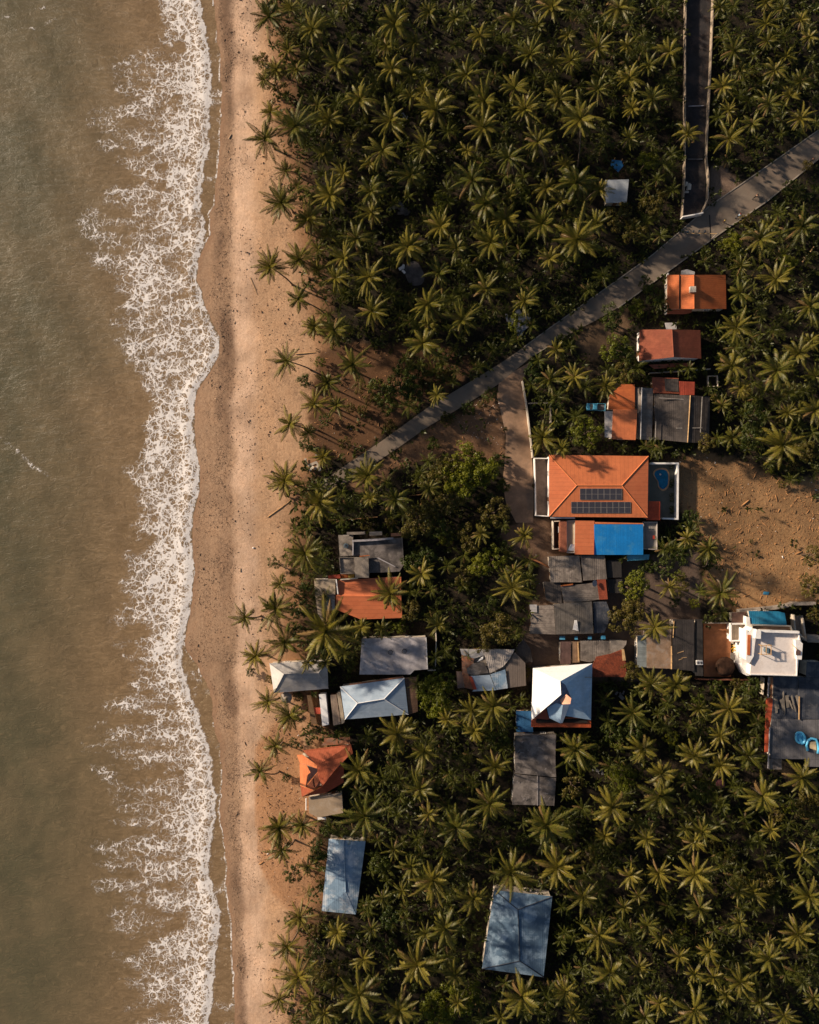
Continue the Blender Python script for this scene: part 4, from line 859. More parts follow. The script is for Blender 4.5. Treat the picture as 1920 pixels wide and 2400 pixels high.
roofslab(T, q('d8', "770 90 1295 60 1300 205 720 235 780 160"), 2.7, MATS['rusty_sheet'], 'porch_roof')
T = base_thing('terrace', 'smooth beige concrete terrace slab on the south side of the broken red roof', 'terrace', q('d8', "460 1270 1130 1200 1160 1640 490 1700"), 2.4)
flat(T, q('d8', "460 1275 800 1235 1130 1200 1160 1600 640 1690 470 1600"), 2.6, mat('smooth_beige', srgb(164, 142, 118), .8, var=.08, vs=.3, stain_or_sheen=srgb(180, 170, 160), stain_or_sheen_amt=.4), cream_wall)
mb = MB(); p = q('d8', "412 1300 412 1540"); mb.tube([W(*p[0], 2.4), W(*p[1], 2.2)], .14, 8); mb.build('downpipe', white_wall, T)
T2 = base_thing('awning_frame', 'white slatted awning at the foot of the beige terrace slab', 'awning', q('d8', "640 1690 800 1680 810 1760 660 1770"), 1.5)
roofslab(T2, q('d8', "640 1690 810 1680 815 1725 650 1740"), 1.6, white_wall, 'canopy', .08); mb = MB()
for p in q('d8', "650 1695 805 1688 810 1720 655 1735"): a = W(*p, 0); mb.tube([(a.x, a.y, 0), (a.x, a.y, 1.5)], .05, 6)
mb.build('post', steel, T2)
# 18, 19
T = base_thing('sheet_roof_hall', 'tilted pale blue metal roof reflecting clouds, standing alone near the beach', 'shed', q('J', "650 820 915 835 845 1365 598 1340"), 4)
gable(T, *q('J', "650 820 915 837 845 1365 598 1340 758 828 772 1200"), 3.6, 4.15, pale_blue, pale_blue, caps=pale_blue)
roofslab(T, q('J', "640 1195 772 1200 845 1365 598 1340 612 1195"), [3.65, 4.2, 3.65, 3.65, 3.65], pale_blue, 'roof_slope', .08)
T = base_thing('sheet_roof_hall', 'largest blue grey metal roof half under palms at the bottom of the photo', 'shed', q('K', "490 1190 905 1235 845 1818 400 1757"), 4.4)
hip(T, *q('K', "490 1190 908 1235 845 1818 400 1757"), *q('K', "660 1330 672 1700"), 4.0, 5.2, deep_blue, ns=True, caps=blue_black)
# 20 east row
T = base_thing('concrete_house', 'brown grey concrete roof with a dark sloping half and a glass strip on its left', 'house', q('I', "255 1330 330 1330 540 1210 716 1212 716 1632 255 1610"), 3.4)
shed(T, q('I', "255 1345 330 1340 330 1600 256 1602"), 3.0, mat('bluish_glazing', srgb(130, 136, 136), .5, var=.2, seam=(90, .8, .3)))
flat(T, q('I', "332 1300 530 1290 530 1612 334 1606"), 3.3, mat('brown_concrete', srgb(142, 116, 94), .9, var=.2, vs=.5, stain_or_sheen=srgb(150, 138, 128)), concrete)
shed(T, q('I', "545 1212 716 1216 716 1632 540 1615"), [4.0, 3.2, 3.2, 4.0], dark_sheet)
mb = MB(); p = q('I', "532 1430 532 1615"); mb.tube([W(*p[0], 3.7), W(*p[1], 3.7)], .15, 8); p = q('I', "552 1225 545 1360"); mb.tube([W(*p[0], 4.0), W(*p[1], 4.0)], .1, 8); mb.build('roof_pipe', tan_wood, T)
mb = MB(); p = q('I', "530 1500 630 1470"); mb.bar(W(*p[0], 3.9), W(*p[1], 3.6), .1); p = q('I', "530 1560 620 1530"); mb.bar(W(*p[0], 3.9), W(*p[1], 3.6), .1); p = q('I', "532 1530 655 1520"); mb.bar(W(*p[0], 3.85), W(*p[1], 3.5), .07); mb.build('fallen_branch', tan_wood, T)
T = base_thing('shed', 'added black block for the dark alley between the brown concrete roof and the terracotta yard', 'shed', q('I', "720 1212 785 1212 790 1675 722 1670"), 2.8)
shed(T, q('I', "722 1212 782 1212 788 1672 724 1668"), 2.9, mat('black_sheet', (0,)*4))  # black block added where the dark alley runs
T2 = thing('air_conditioner', 'white twin fan air conditioner on the black alley block', 'air conditioner', W(*q('I', "752 1560")[0], 2.9))
a = W(*q('I', "752 1560")[0], 2.9); mb = MB(); mb.box((a.x, a.y, 2.92), (1.45, 1.0, .75)); mb.build('casing', white_wall, T2, bevel=.04)
for k in (-.36, .36): mb = MB(); mb.cyl((a.x+k, a.y, 3.67), .29, .03, 14); mb.build('fan_grille', slate, T2)
mb = MB(); mb.prism([W(*p).to_tuple()[:2] for p in q('I', "788 1240 1010 1240 1012 1675 792 1675")], -.1, .12); tag(mb.build('terracotta_yard', floor_terra), kind='structure'); EX.append(q('I', "780 1230 1100 1230 1110 1690 780 1690"))
mb = MB(); wallline(mb, q('I', "786 1238 1012 1238 1012 1400"), .2, 1.4); tag(mb.build('boundary_wall', concrete), 'grey wall along the north side of the terracotta yard', 'wall')
mb = MB(); wallline(mb, q('I', "720 1690 900 1694 1140 1697"), .2, 1.2); tag(mb.build('boundary_wall', brick_wall), 'brown wall along the south side of the terracotta yard', 'wall')
T = base_thing('round_hut', 'round dark thatched hut in the corner of the terracotta yard', 'hut', q('I', "895 1520 1060 1520 1060 1680 895 1680"), 2)
a = W(*q('I', "975 1600")[0], 2.4); mb = MB(); mb.tube([(a.x, a.y, 1.7), (a.x, a.y, 2.5), (a.x, a.y, 3.2), (a.x, a.y, 3.4)], [2.3, 1.5, .5, .1], 22); mb.build('thatch_roof', mat('dark_thatch', srgb(84, 58, 42), .95, var=.3, vs=1.2, bump=.5, bs=8, seam=(45, .25, .4)), T, smooth=True)
mb = MB(); mb.cyl((a.x, a.y, 0), 1.8, 1.75, 18); mb.build('wall', brick_wall, T)
T = base_thing('garden_table', 'grey slab table on a single leg beside the round thatched hut', 'table', q('I', "1005 1480 1085 1480 1085 1550 1005 1550"), 1)
a = W(*q('I', "1045 1512")[0], .8); mb = MB(); mb.box((a.x, a.y, .76), (2.2, 1.6, .1)); mb.build('table_top', concrete, T, bevel=.03); mb = MB(); mb.cyl((a.x, a.y, .1), .2, .66); mb.build('leg', concrete, T)
# white two storey house
g2 = lambda s: q('d2', s)
T = base_thing('white_house', 'brilliant white two storey house with a flat roof terrace and parapets', 'house', g2("300 500 1350 600 1420 1140 1320 1450 440 1440 300 1250"), 6.5)
EX.append(q('P', "1708 1455 1900 1455 1900 1600 1708 1600"))
roofslab(T, g2("540 740 660 640 1340 660 1400 800 1320 1450 455 1430 490 1130"), 7.0, mat('white_deck', srgb(226, 214, 206), .8, var=.06, vs=.3, stain_or_sheen=srgb(196, 178, 164), stain_or_sheen_amt=.35), 'roof_deck', .25)
P = P3(g2("540 740 660 640 1340 660 1400 800 1320 1450 455 1430 490 1130"), 7.0); mb = MB(); mb.prism([(p.x, p.y) for p in shrink(P, .1)], 0, 6.76); mb.build('wall', white_wall, T)
parapet(T, g2("655 620 1345 645"), 7.0, 8.1, .5, white_wall, False); parapet(T, g2("1350 640 1372 790"), 7.0, 7.7, .25, white_wall, False); parapet(T, g2("470 1415 1315 1440"), 7.0, 7.25, .2, white_wall, False); parapet(T, g2("1322 1130 1318 1440"), 7.0, 7.2, .2, white_wall, False)
mb = MB(); P = P3(g2("575 590 660 610 655 765 548 755"), 8.6); mb.prism([(p.x, p.y) for p in P], 6.9, 8.6); mb.build('stair_block', white_wall, T)
mb = MB(); P = P3(g2("500 560 575 600 560 760 540 900 525 1080 440 1220 385 1150 385 590 440 640"), 7.6); mb.prism([(p.x, p.y) for p in P], 0, 7.6); mb.build('west_wing', white_wall, T)
mb = MB(); P = P3(g2("412 688 470 690 458 1065 404 1060"), 7.75); mb.slab(P, .12); mb.build('orange_strip_roof', orange_tile, T)
mb = MB(); P = P3(g2("300 830 385 700 385 1150 440 1220 442 1440 400 1440 300 1250"), 4.6); mb.prism([(p.x, p.y) for p in P], 0, 4.6); mb.build('west_wing', white_wall, T)
mb = MB(); P = P3(g2("1290 780 1350 780 1425 850 1405 1145 1320 1140 1300 1000"), 7.9); mb.prism([(p.x, p.y) for p in P], 6.9, 7.9); mb.build('stair_block', white_wall, T)
mb = MB(); P = P3(g2("1300 1000 1330 950 1388 990 1385 1060 1300 1060"), 8.05); mb.slab(P, .1); mb.build('hatch', mat('brown_sheet', (0,)*4), T)
mb = MB(); p = g2("1225 860 1320 960"); mb.bar(W(*p[0], 7.4), W(*p[1], 8.2), .07); mb.build('brace_pole', tan_wood, T)
roofslab(T, g2("490 510 1210 540 1235 600 545 590"), 5.2, mat('tan_terrace', srgb(150, 122, 100), .85), 'north_terrace', .3); parapet(T, g2("500 600 495 508 1205 530 1232 600"), 5.1, 5.9, .25, cream_wall, False)
mb = MB(); P = P3(g2("385 350 450 370 470 560 440 640 385 600"), 4.4); mb.prism([(p.x, p.y) for p in P], 0, 4.4); mb.build('stair_block', white_wall, T)
flat(T, g2("110 490 425 490 385 800 110 800"), 3.2, deck_beige, white_wall, .9, white_wall, .28)
T = base_thing('roof_frame', 'tan timber frame with a grey water tank on the white roof terrace', 'frame', g2("600 860 850 860 850 1075 600 1075"), 7); a = W(*g2("740 960")[0], 8)
mb = MB()
for sx in (-1.2, 1.0):
    for sy in (-1.0, 1.0): mb.bar(Vector((a.x+sx, a.y+sy, 7.0)), Vector((a.x+sx*.9, a.y+sy, 8.6)), .09)
for sy in (-1.0, 1.0): mb.bar(Vector((a.x-1.3, a.y+sy, 8.6)), Vector((a.x+1.1, a.y+sy, 8.65)), .09)
for sx in (-1.2, -.1, 1.0): mb.bar(Vector((a.x+sx, a.y-1.1, 8.65)), Vector((a.x+sx, a.y+1.2, 8.6)), .09)
mb.build('timber_frame', tan_wood, T); mb = MB(); mb.cyl((a.x+.5, a.y-.2, 7.0), .6, 1.2, 16); mb.build('water_tank', mat('barrel_blue', (0,)*4), T)
T = base_thing('outbuilding', 'outbuilding with a faded blue sheet roof behind the white two storey house', 'shed', g2("430 255 1100 265 1130 520 460 500"), 4)
shed(T, g2("430 250 980 258 1095 290 1132 518 468 500"), 4.2, mat('sea_blue_sheet', srgb(40, 124, 160), .6, var=.15, vs=.3, seam=(0, 1.0, .12), stain_or_sheen=srgb(80, 140, 160), stain_or_sheen_amt=.4))
mb = MB(); wallline(mb, g2("230 240 500 215 850 180 1090 140 1200 105 1570 100"), .7, 1.9); tag(mb.build('boundary_wall', concrete), 'broad weathered wall between the dirt field and the faded blue roof', 'wall')
T = base_thing('building_plinth', 'roofless concrete room outline right of the faded blue roof', 'ruin', g2("1250 330 1500 330 1510 830 1280 700"), 1)
parapet(T, g2("1262 330 1290 600 1490 790 1430 400"), 0, 1.8, .3, cream_wall, False, 'wall'); mb = MB(); mb.prism([W(*p).to_tuple()[:2] for p in g2("1262 330 1420 330 1490 790 1290 640")], -.1, .2); mb.build('floor_slab', concrete, T)
T = base_thing('shed', 'low flat concrete store at the right edge beside the white house', 'shed', g2("1500 690 1740 690 1740 830 1520 830"), 2.4)
flat(T, g2("1500 690 1760 700 1760 835 1515 825"), 2.6, concrete, concrete)
T = base_thing('shed', 'small dull red shed roof left of the faded blue roof', 'shed', g2("110 270 380 260 375 480 110 480"), 2.6)
shed(T, g2("120 280 375 265 372 478 120 470"), 2.6, mat('mauve_brown_sheet', srgb(112, 84, 72), .85, var=.2))
T = base_thing('timber_stack', 'stack of yellow timber beside the white house wall', 'timber', g2("110 850 260 850 260 1000 110 1000"), 1)
mb = MB(); a = W(*g2("185 925")[0], 0)
for i in range(14): mb.box((a.x+rnd.uniform(-.3, .3), a.y+rnd.uniform(-.6, .6), .05+.11*i), (1.7, .14, .1), rnd.uniform(-.7, .5))
mb.build('plank', mat('yellow_timber', srgb(208, 160, 40), .8, var=.2), T)
# south-east dark roofs
T = base_thing('long_house', 'dark blue black roof with torn sheets and an orange edge, below the white house', 'house', q('d3', "470 60 1010 60 1025 960 450 945"), 3.6)
shed(T, q('d3', "475 60 985 60 1010 500 1005 955 440 945 470 500"), [3.8, 3.8, 3.8, 3.6, 3.6, 3.8], blue_black)
mb = MB()
for i in range(11):
    x = 490+i*46; a, b_ = W(*q('d3', "%d %d" % (x, 500+rnd.randint(-90, 60)))[0], 4.0), W(*q('d3', "%d %d" % (x+60, 740+rnd.randint(-80, 90)))[0], 3.85)
    an = rnd.uniform(-.5, .5); k_ = rnd.uniform(.15, .8); a += Vector((rnd.uniform(-.4, .4), rnd.uniform(-.8, .8), i*.01)); b_ += Vector((rnd.uniform(-.7, .7), rnd.uniform(-.9, .6), i*.01)); mb.slab([a, a+Vector((k_, an, .05)), b_+Vector((k_*.8, an, 0)), b_], .04)
mb.build('torn_sheet', mat('torn_sheet', srgb(126, 116, 104), .8, var=.2), T)
mb = MB(); p = q('d3', "1018 470 1015 955"); mb.bar(W(*p[0], 4.1), W(*p[1], 4.0), .14); mb.build('edge_board', tan_wood, T)
roofslab(T, q('d3', "325 505 470 505 440 780 405 1100 360 1640 290 1640 300 1100"), [3.3, 3.5, 3.5, 3.4, 3.2, 3.2, 3.2], mat('red_orange_gutter', srgb(172, 78, 48), .7, seam=(90, 2.2, .3)), 'orange_edge_roof')
parapet(T, q('d3', "260 430 290 90"), 0, 2.2, .12, cream_wall, False, 'side_wall'); parapet(T, q('d3', "365 480 380 90"), 3.2, 3.4, .3, conc_pale, False, 'gutter'); parapet(T, q('d3', "440 480 450 90"), 3.2, 3.5, .25, mat('orange_render', (0,)*4), False, 'gutter')
T = base_thing('long_house', 'wide dark navy roof at the right edge below the white house', 'house', q('d3', "1000 -160 1500 -160 1500 960 1030 950"), 3.8)
shed(T, q('d3', "1180 -260 1560 -260 1560 60 1160 64"), 4.1, blue_black)
shed(T, q('d3', "1000 66 1560 62 1560 950 1032 950"), [3.9, 3.5, 3.5, 3.9], blue_black)
T = base_thing('long_house', 'light grey sheet roof at the right edge with blue pool floats lying on it', 'house', q('d3', "430 960 1500 960 1500 1950 650 1990 380 2010"), 3.6)
roofslab(T, q('d3', "435 950 1560 962 1560 1790 420 1785 370 1500 410 1200"), 3.7, slate, 'roof')
roofslab(T, q('d3', "378 1788 655 1788 650 2005 385 2005"), 3.55, old_sheet, 'roof'); roofslab(T, q('d3', "1160 1794 1560 1794 1560 1955 1150 1945"), 3.7, slate, 'roof')
walls(T, P3(q('d3', "440 960 1540 970 1540 1780 440 1780"), 3.5), 3.5, cream_wall)
mb = MB(); p = q('d3', "400 1120 385 1500 360 1980"); mb.tube([W(*p[0], 3.9), W(*p[1], 3.9), W(*p[2], 3.9)], .16, 6); mb.build('gutter', conc_pale, T)
# blue floats
def ringshape(P, h, mt_, name, lab, cat, hole=None):
    pass
fl = mat('float_blue', srgb(96, 186, 226), .4, var=.08, spec=.5); fl2 = mat('float_deep_blue', srgb(40, 140, 190), .4)
p = smoothloop(q('d3', "945 1225 1010 1205 1080 1215 1130 1270 1160 1350 1150 1430 1110 1480 1050 1480 980 1450 940 1400 935 1310"), 4)
w_ = [W(*a_, 3.95) for a_ in p]; c_ = sum(w_, Vector((0, 0, 0)))/len(w_)
T = thing('pool_float', 'pale blue inflatable float with swirls lying on the light grey roof', 'float', (c_.x, c_.y, 3.7))
mb = MB(); mb.tube([c_+(a_-c_)*.82 for a_ in w_]+[c_+(w_[0]-c_)*.82], .27, 8); mb.prism([((c_+(a_-c_)*.8).x, (c_+(a_-c_)*.8).y) for a_ in w_], 3.76, 3.98); mb.build('float_body', fl, T, smooth=False)
mb = MB(); mb.tube([W(*a_, 4.02) for a_ in q('d3', "1000 1290 1010 1250 1060 1250 1100 1310 1070 1340 1080 1400")], .09, 6); mb.tube([W(*a_, 4.02) for a_ in q('d3', "985 1370 970 1400 995 1415 1010 1390")], .07, 6); mb.build('swirl', fl2, T)
c_ = W(*q('d3', "1300 1490")[0], 3.8)
T = thing('dinghy', 'blue rimmed paddling boat with a tan cover on the light grey roof', 'boat', (c_.x, c_.y, 3.7))
mb = MB(); mb.tube([W(*a_, 4.0) for a_ in q('d3', "1200 1610 1170 1500 1200 1400 1270 1355 1370 1370 1410 1460 1425 1570 1410 1670")], .3, 8); mb.build('rim', fl, T, smooth=True)
mb = MB(); mb.slab(P3(q('d3', "1225 1425 1370 1420 1385 1610 1245 1560"), 4.05), .25); mb.build('cover', mat('tan_cover', srgb(206, 184, 146), .8), T)
# little roof in the northern grove
T = base_thing('hut', 'small white square roof hut in the northern grove beside the bare clearing', 'hut', q('B', "1450 1455 1635 1450 1618 1640 1540 1640 1500 1590"), 3)
shed(T, q('B', "1445 1455 1636 1450 1618 1638 1450 1640"), 3.0, mat('dusty_white_sheet', srgb(172, 176, 180), .6, var=.12, vs=.6, stain_or_sheen=srgb(140, 140, 140), stain_or_sheen_amt=.4))
T = base_thing('tarp_shelter', 'blue tarpaulin shelter just north of the small white square roof', 'shelter', q('B', "1490 1340 1540 1290 1590 1330 1550 1390"), 2)
roofslab(T, q('B', "1488 1335 1500 1290 1575 1300 1592 1340 1550 1392"), [1.9, 2.2, 2.0, 1.9, 1.7], mat('tarp_blue', srgb(62, 128, 174), .6, var=.1), 'tarpaulin', .05)
mb = MB()
for p in q('B', "1500 1335 1510 1300 1570 1308 1580 1338"): a = W(*p, 0); mb.tube([(a.x, a.y, 0), (a.x, a.y, 1.8)], .05, 6)
mb.build('pole', tan_wood, T)
# grey sheets lying in groves
def scrap(c, s, lab, seed, col_=None, n=5, sz=2.2):
    r_ = random.Random(seed); a = W(*q(c, s)[0], 0); T = thing('scrap_heap', lab, 'scrap', (a.x, a.y, 0)); EX.append([(960+a.x*10-12, 1200-a.y*10-12), (960+a.x*10+12, 1200-a.y*10-12), (960+a.x*10+12, 1200-a.y*10+12), (960+a.x*10-12, 1200-a.y*10+12)])
    for i in range(n):
        mb = MB(); o = a+Vector((r_.uniform(-1, 1)*sz*.8, r_.uniform(-1, 1)*sz*.8, .2+i*.12)); an = r_.uniform(0, 3); L = sz*r_.uniform(.5, 1); w_ = L*r_.uniform(.25, .6)
        u = Vector((math.cos(an), math.sin(an), r_.uniform(-.1, .15))); v_ = Vector((-math.sin(an), math.cos(an), r_.uniform(-.1, .2)))
        mb.slab([o-u*L/2-v_*w_/2, o+u*L/2-v_*w_/2, o+u*L/2+v_*w_/2, o-u*L/2+v_*w_/2], .05); mb.build('sheet', col_ or conc_pale, T)
scrap('E', "720 720", 'heap of pale metal sheets in the shade north of the road bend', 3, None, 8, 3.0)
scrap('A', "1310 1740", 'dull grey tarpaulin scraps under palms left of the middle of the northern grove', 5, conc_dark, 4, 3.2)
scrap('D', "1310 290", 'pale white scrap boards by the grey bare patch in the grove', 6, white_wall, 4, 1.6)
scrap('A', "1360 920", 'whitish tarpaulin scrap among the palms of the upper grove', 7, grey_metal, 3, 1.4)
scrap('d1', "420 110", 'white and tan scrap planks dumped inside the dark walled lane', 8, cream_wall, 6, 1.6)
scrap('G', "560 1850".replace('560 1850', '600 -60'), 'tangle of pale driftwood and netting where the road meets the beach', 9, cream_wall, 7, 2.4)
scrap('H', "1560 1810", 'grey plastic heap in the black shade below the terracotta tile roof', 10, slate, 4, 1.4)
scrap('K', "1240 350", 'grey bent sheets in deep shade right of the long dark concrete roof', 12, slate, 4, 1.6)
# grey bare patch
mb = MB(); mb.prism([W(*p).to_tuple()[:2] for p in smoothloop(q('D', "1340 270 1390 220 1450 230 1500 330 1480 400 1400 410 1360 360"), 3)], -.1, .05); tag(mb.build('ash_patch', mat('ash_ground', srgb(92, 86, 84), .95, var=.25, vs=.6)), kind='structure'); EX.append(q('D', "1340 270 1390 220 1450 230 1500 330 1480 400 1400 410 1360 360"))
# yard walls near the branch track
mb = MB(); wallline(mb, pts("1223 896 1232 945 1240 1010 1247 1072"), .3, 1.3); tag(mb.build('boundary_wall', cream_wall), 'long pale wall along the east side of the dirt track', 'wall')
mb = MB(); wallline(mb, pts("1238 947 1289 946 1289 1000 1286 1020"), .22, 1.7); tag(mb.build('boundary_wall', concrete), 'grey wall around the small dark yard east of the dirt track', 'wall')
mb = MB(); wallline(mb, LANE[0:6], .2, 1.5); tag(mb.build('lane_wall', wall_dim), 'long pale wall on the left side of the dark paved lane', 'wall')
mb = MB(); wallline(mb, pts("1595 514 1618 510 1641 505"), .26, 1.9); tag(mb.build('lane_wall', white_wall), 'short pale wall closing the bottom end of the dark paved lane', 'wall')
mb = MB(); wallline(mb, LANE[6:14], .2, 1.4); tag(mb.build('lane_wall', wall_dim), 'long pale wall on the right side of the dark paved lane', 'wall')
mb = MB(); wallline(mb, pts("1614 250 1648 249"), .2, .35); tag(mb.build('lane_gate_beam', conc_pale), 'low beam across the dark lane, the upper of two', 'beam', 'beams across the lane')
mb = MB(); wallline(mb, pts("1612 374 1646 374"), .18, .35); tag(mb.build('lane_gate_beam', slate), 'low beam across the dark lane, the lower of two', 'beam', 'beams across the lane')
mb = MB(); wallline(mb, pts("1640 250 1646 249 1649 252"), .15, .5); mb.build
# dirt mounds beside lane
# concrete drain walls south-west of the road end
mb = MB(); wallline(mb, q('G', "1380 125 1470 120 1580 190 1380 215"), .18, .8); tag(mb.build('garden_fence', wood), 'brown timber fence line around the open dirt plot south of the road', 'fence')
mb = MB(); wallline(mb, q('G', "700 410 900 405 1120 385"), .2, .9); tag(mb.build('garden_fence', wood), 'dark timber fence north of the unfinished concrete house', 'fence')
mb = MB(); wallline(mb, q('e5', "0 545 150 600 320 690"), .35, 1.0); tag(mb.build('boundary_wall', floor_terra), 'brown earth wall running down to the joined brown grey sheet roofs', 'wall')
# ------------------------------------------------------------------ vegetation
palm_leaf = leafmat('palm_leaf', (.046, .058, .007, 1), (.215, .170, .022, 1), .2, dry=(.20, .12, .035, 1), dry_amt=.6)
palm_dry = leafmat('palm_dry', (.16, .095, .035, 1), (.24, .15, .06, 1), .2)
bark = mat('palm_bark', srgb(112, 96, 80), .9, var=.25, vs=2, bump=.3, bs=10)
bark_dark = mat('tree_bark', srgb(84, 68, 54), .9, var=.25, vs=2, bump=.3)
coco = mat('coconut_husk', srgb(188, 150, 74), .6, var=.2)
bush_leaf = leafmat('bush_leaf', (.026, .045, .008, 1), (.085, .095, .010, 1), .25)
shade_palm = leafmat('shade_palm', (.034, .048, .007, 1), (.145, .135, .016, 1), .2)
bush_bright = leafmat('bright_leaf', (.075, .10, .007, 1), (.21, .20, .012, 1), .3)
bush_olive = leafmat('olive_leaf', (.066, .060, .009, 1), (.15, .115, .020, 1), .25, dry=(.17, .10, .04, 1), dry_amt=.5)
under_leaf = leafmat('undergrowth_leaf', (.022, .034, .006, 1), (.070, .074, .010, 1), .2, dry=(.08, .055, .02, 1), dry_amt=.4)

def crown_arrays(seed, nf=None, seg=9, droopy=1.0, leaf=1.0, dense=3):
    """unit-radius palm crown, origin at the heart; returns V,F(quads),M"""
    r = random.Random(seed); V = []; F = []; M = []
    nf = nf or r.randint(19, 29)
    ga = 2.39996; a0 = r.uniform(0, 6.28)
    skew = r.uniform(0, 6.28); bias = r.uniform(0, .22)
    for i in range(nf):
        if r.random() < .07: continue
        t = i/(nf-1)                        # 0 young upright .. 1 old hanging
        az = a0+ga*i+r.uniform(-.32, .32)
        el = R(68-72*t**.9+r.uniform(-8, 8)); L = (1.02 if t > .25 else .8)*r.uniform(.78, 1.16)*(1+bias*math.cos(az-skew))*(1.0 if t < .85 else .9)
        drop = (.55+.85*t)*droopy*r.uniform(.75, 1.25); side = r.uniform(-.25, .25)
        p = Vector((0, 0, 0)); ds = L*1.1/seg; path = [p.copy()]; dirs = []
        e = el; a = az
        for s in range(seg):
            d = Vector((math.cos(a)*math.cos(e), math.sin(a)*math.cos(e), math.sin(e))); p = p+d*ds; path.append(p.copy()); dirs.append(d)
            e -= drop*1.35/seg*(.5+s/seg); a += side/seg
        dirs.append(dirs[-1]); mi = 1 if (t > .85 and r.random() < .5) else 0
        twist = r.uniform(-.5, .5)
        # rachis
        for s in range(seg):
            d = dirs[s]; sd = d.cross(Vector((0, 0, 1))); sd = sd.normalized() if sd.length > 1e-3 else Vector((1, 0, 0))
            w = .014*(1-s/seg)+.004; n = len(V)
            V += [path[s]-sd*w, path[s]+sd*w, path[s+1]+sd*w*.9, path[s+1]-sd*w*.9]; F.append((n, n+1, n+2, n+3)); M.append(mi)
        nl = seg*dense
        for k in range(1, nl+1):
            u = k/nl; s = min(seg-1, int(u*seg*.999)); fr = u*seg-s
            base = path[s].lerp(path[s+1], min(1, fr)); d = dirs[s]
            sd = d.cross(Vector((0, 0, 1))); sd = sd.normalized() if sd.length > 1e-3 else Vector((1, 0, 0)); up = sd.cross(d).normalized()
            ln = leaf*.212*math.sin(math.pi*(.10+.80*u)**.8)*r.uniform(.8, 1.15)
            if u < .12: ln *= .5
            for sg in (-1, 1):
                dn = -(.40+.35*t)+r.uniform(-.15, .15)+twist*sg*.5
                q_ = (sd*sg*math.cos(dn)+up*math.sin(dn))*.80+d*(.45+.45*u); q_.normalize()
                w = .019*leaf**.5; n = len(V)
                m_ = base+q_*ln*.55; tip = base+q_*ln+Vector((0, 0, -ln*.25))
                V += [base-d*w, m_-d*w*1.1, tip, m_+d*w*1.1]; F.append((n, n+1, n+2, n+3)); M.append(mi)
    return np.array([tuple(v) for v in V]), np.array(F), np.array(M)
CROWNS = []
for i in range(16):
    V, F, M = crown_arrays(100+i, droopy=.65+.16*(i % 6), leaf=.88+.07*(i % 4))
    CROWNS.append(quads_mesh('crown', V, F, M, [palm_leaf, palm_dry]))
def coconut_mesh():
    mb = MB(); r = random.Random(3)
    for i in range(9):
        a = r.uniform(0, 6.28); d = r.uniform(.035, .075); mb.ball((math.cos(a)*d, math.sin(a)*d, -.02-r.uniform(0, .06)), .024, 6, 4)
    me = bpy.data.meshes.new('coconut_bunch'); me.from_pydata(mb.v, [], mb.f); me.materials.append(coco); return me
COCO = coconut_mesh()
def trunk_mesh(dx, dy, h, r0, seed, m_=None):
    mb = MB(); n = 8; path = []; rad = []
    for i in range(n+1):
        t = i/n; b_ = t**1.7
        path.append((dx*b_, dy*b_, h*t-.1)); rad.append(r0*(1.5 if i == 0 else 1.0)*(1-.45*t))
    mb.tube(path, rad, 7); me = bpy.data.meshes.new('trunk'); me.from_pydata(mb.v, [], mb.f); me.materials.append(m_ or bark)
    me.polygons.foreach_set('use_smooth', [True]*len(me.polygons)); return me
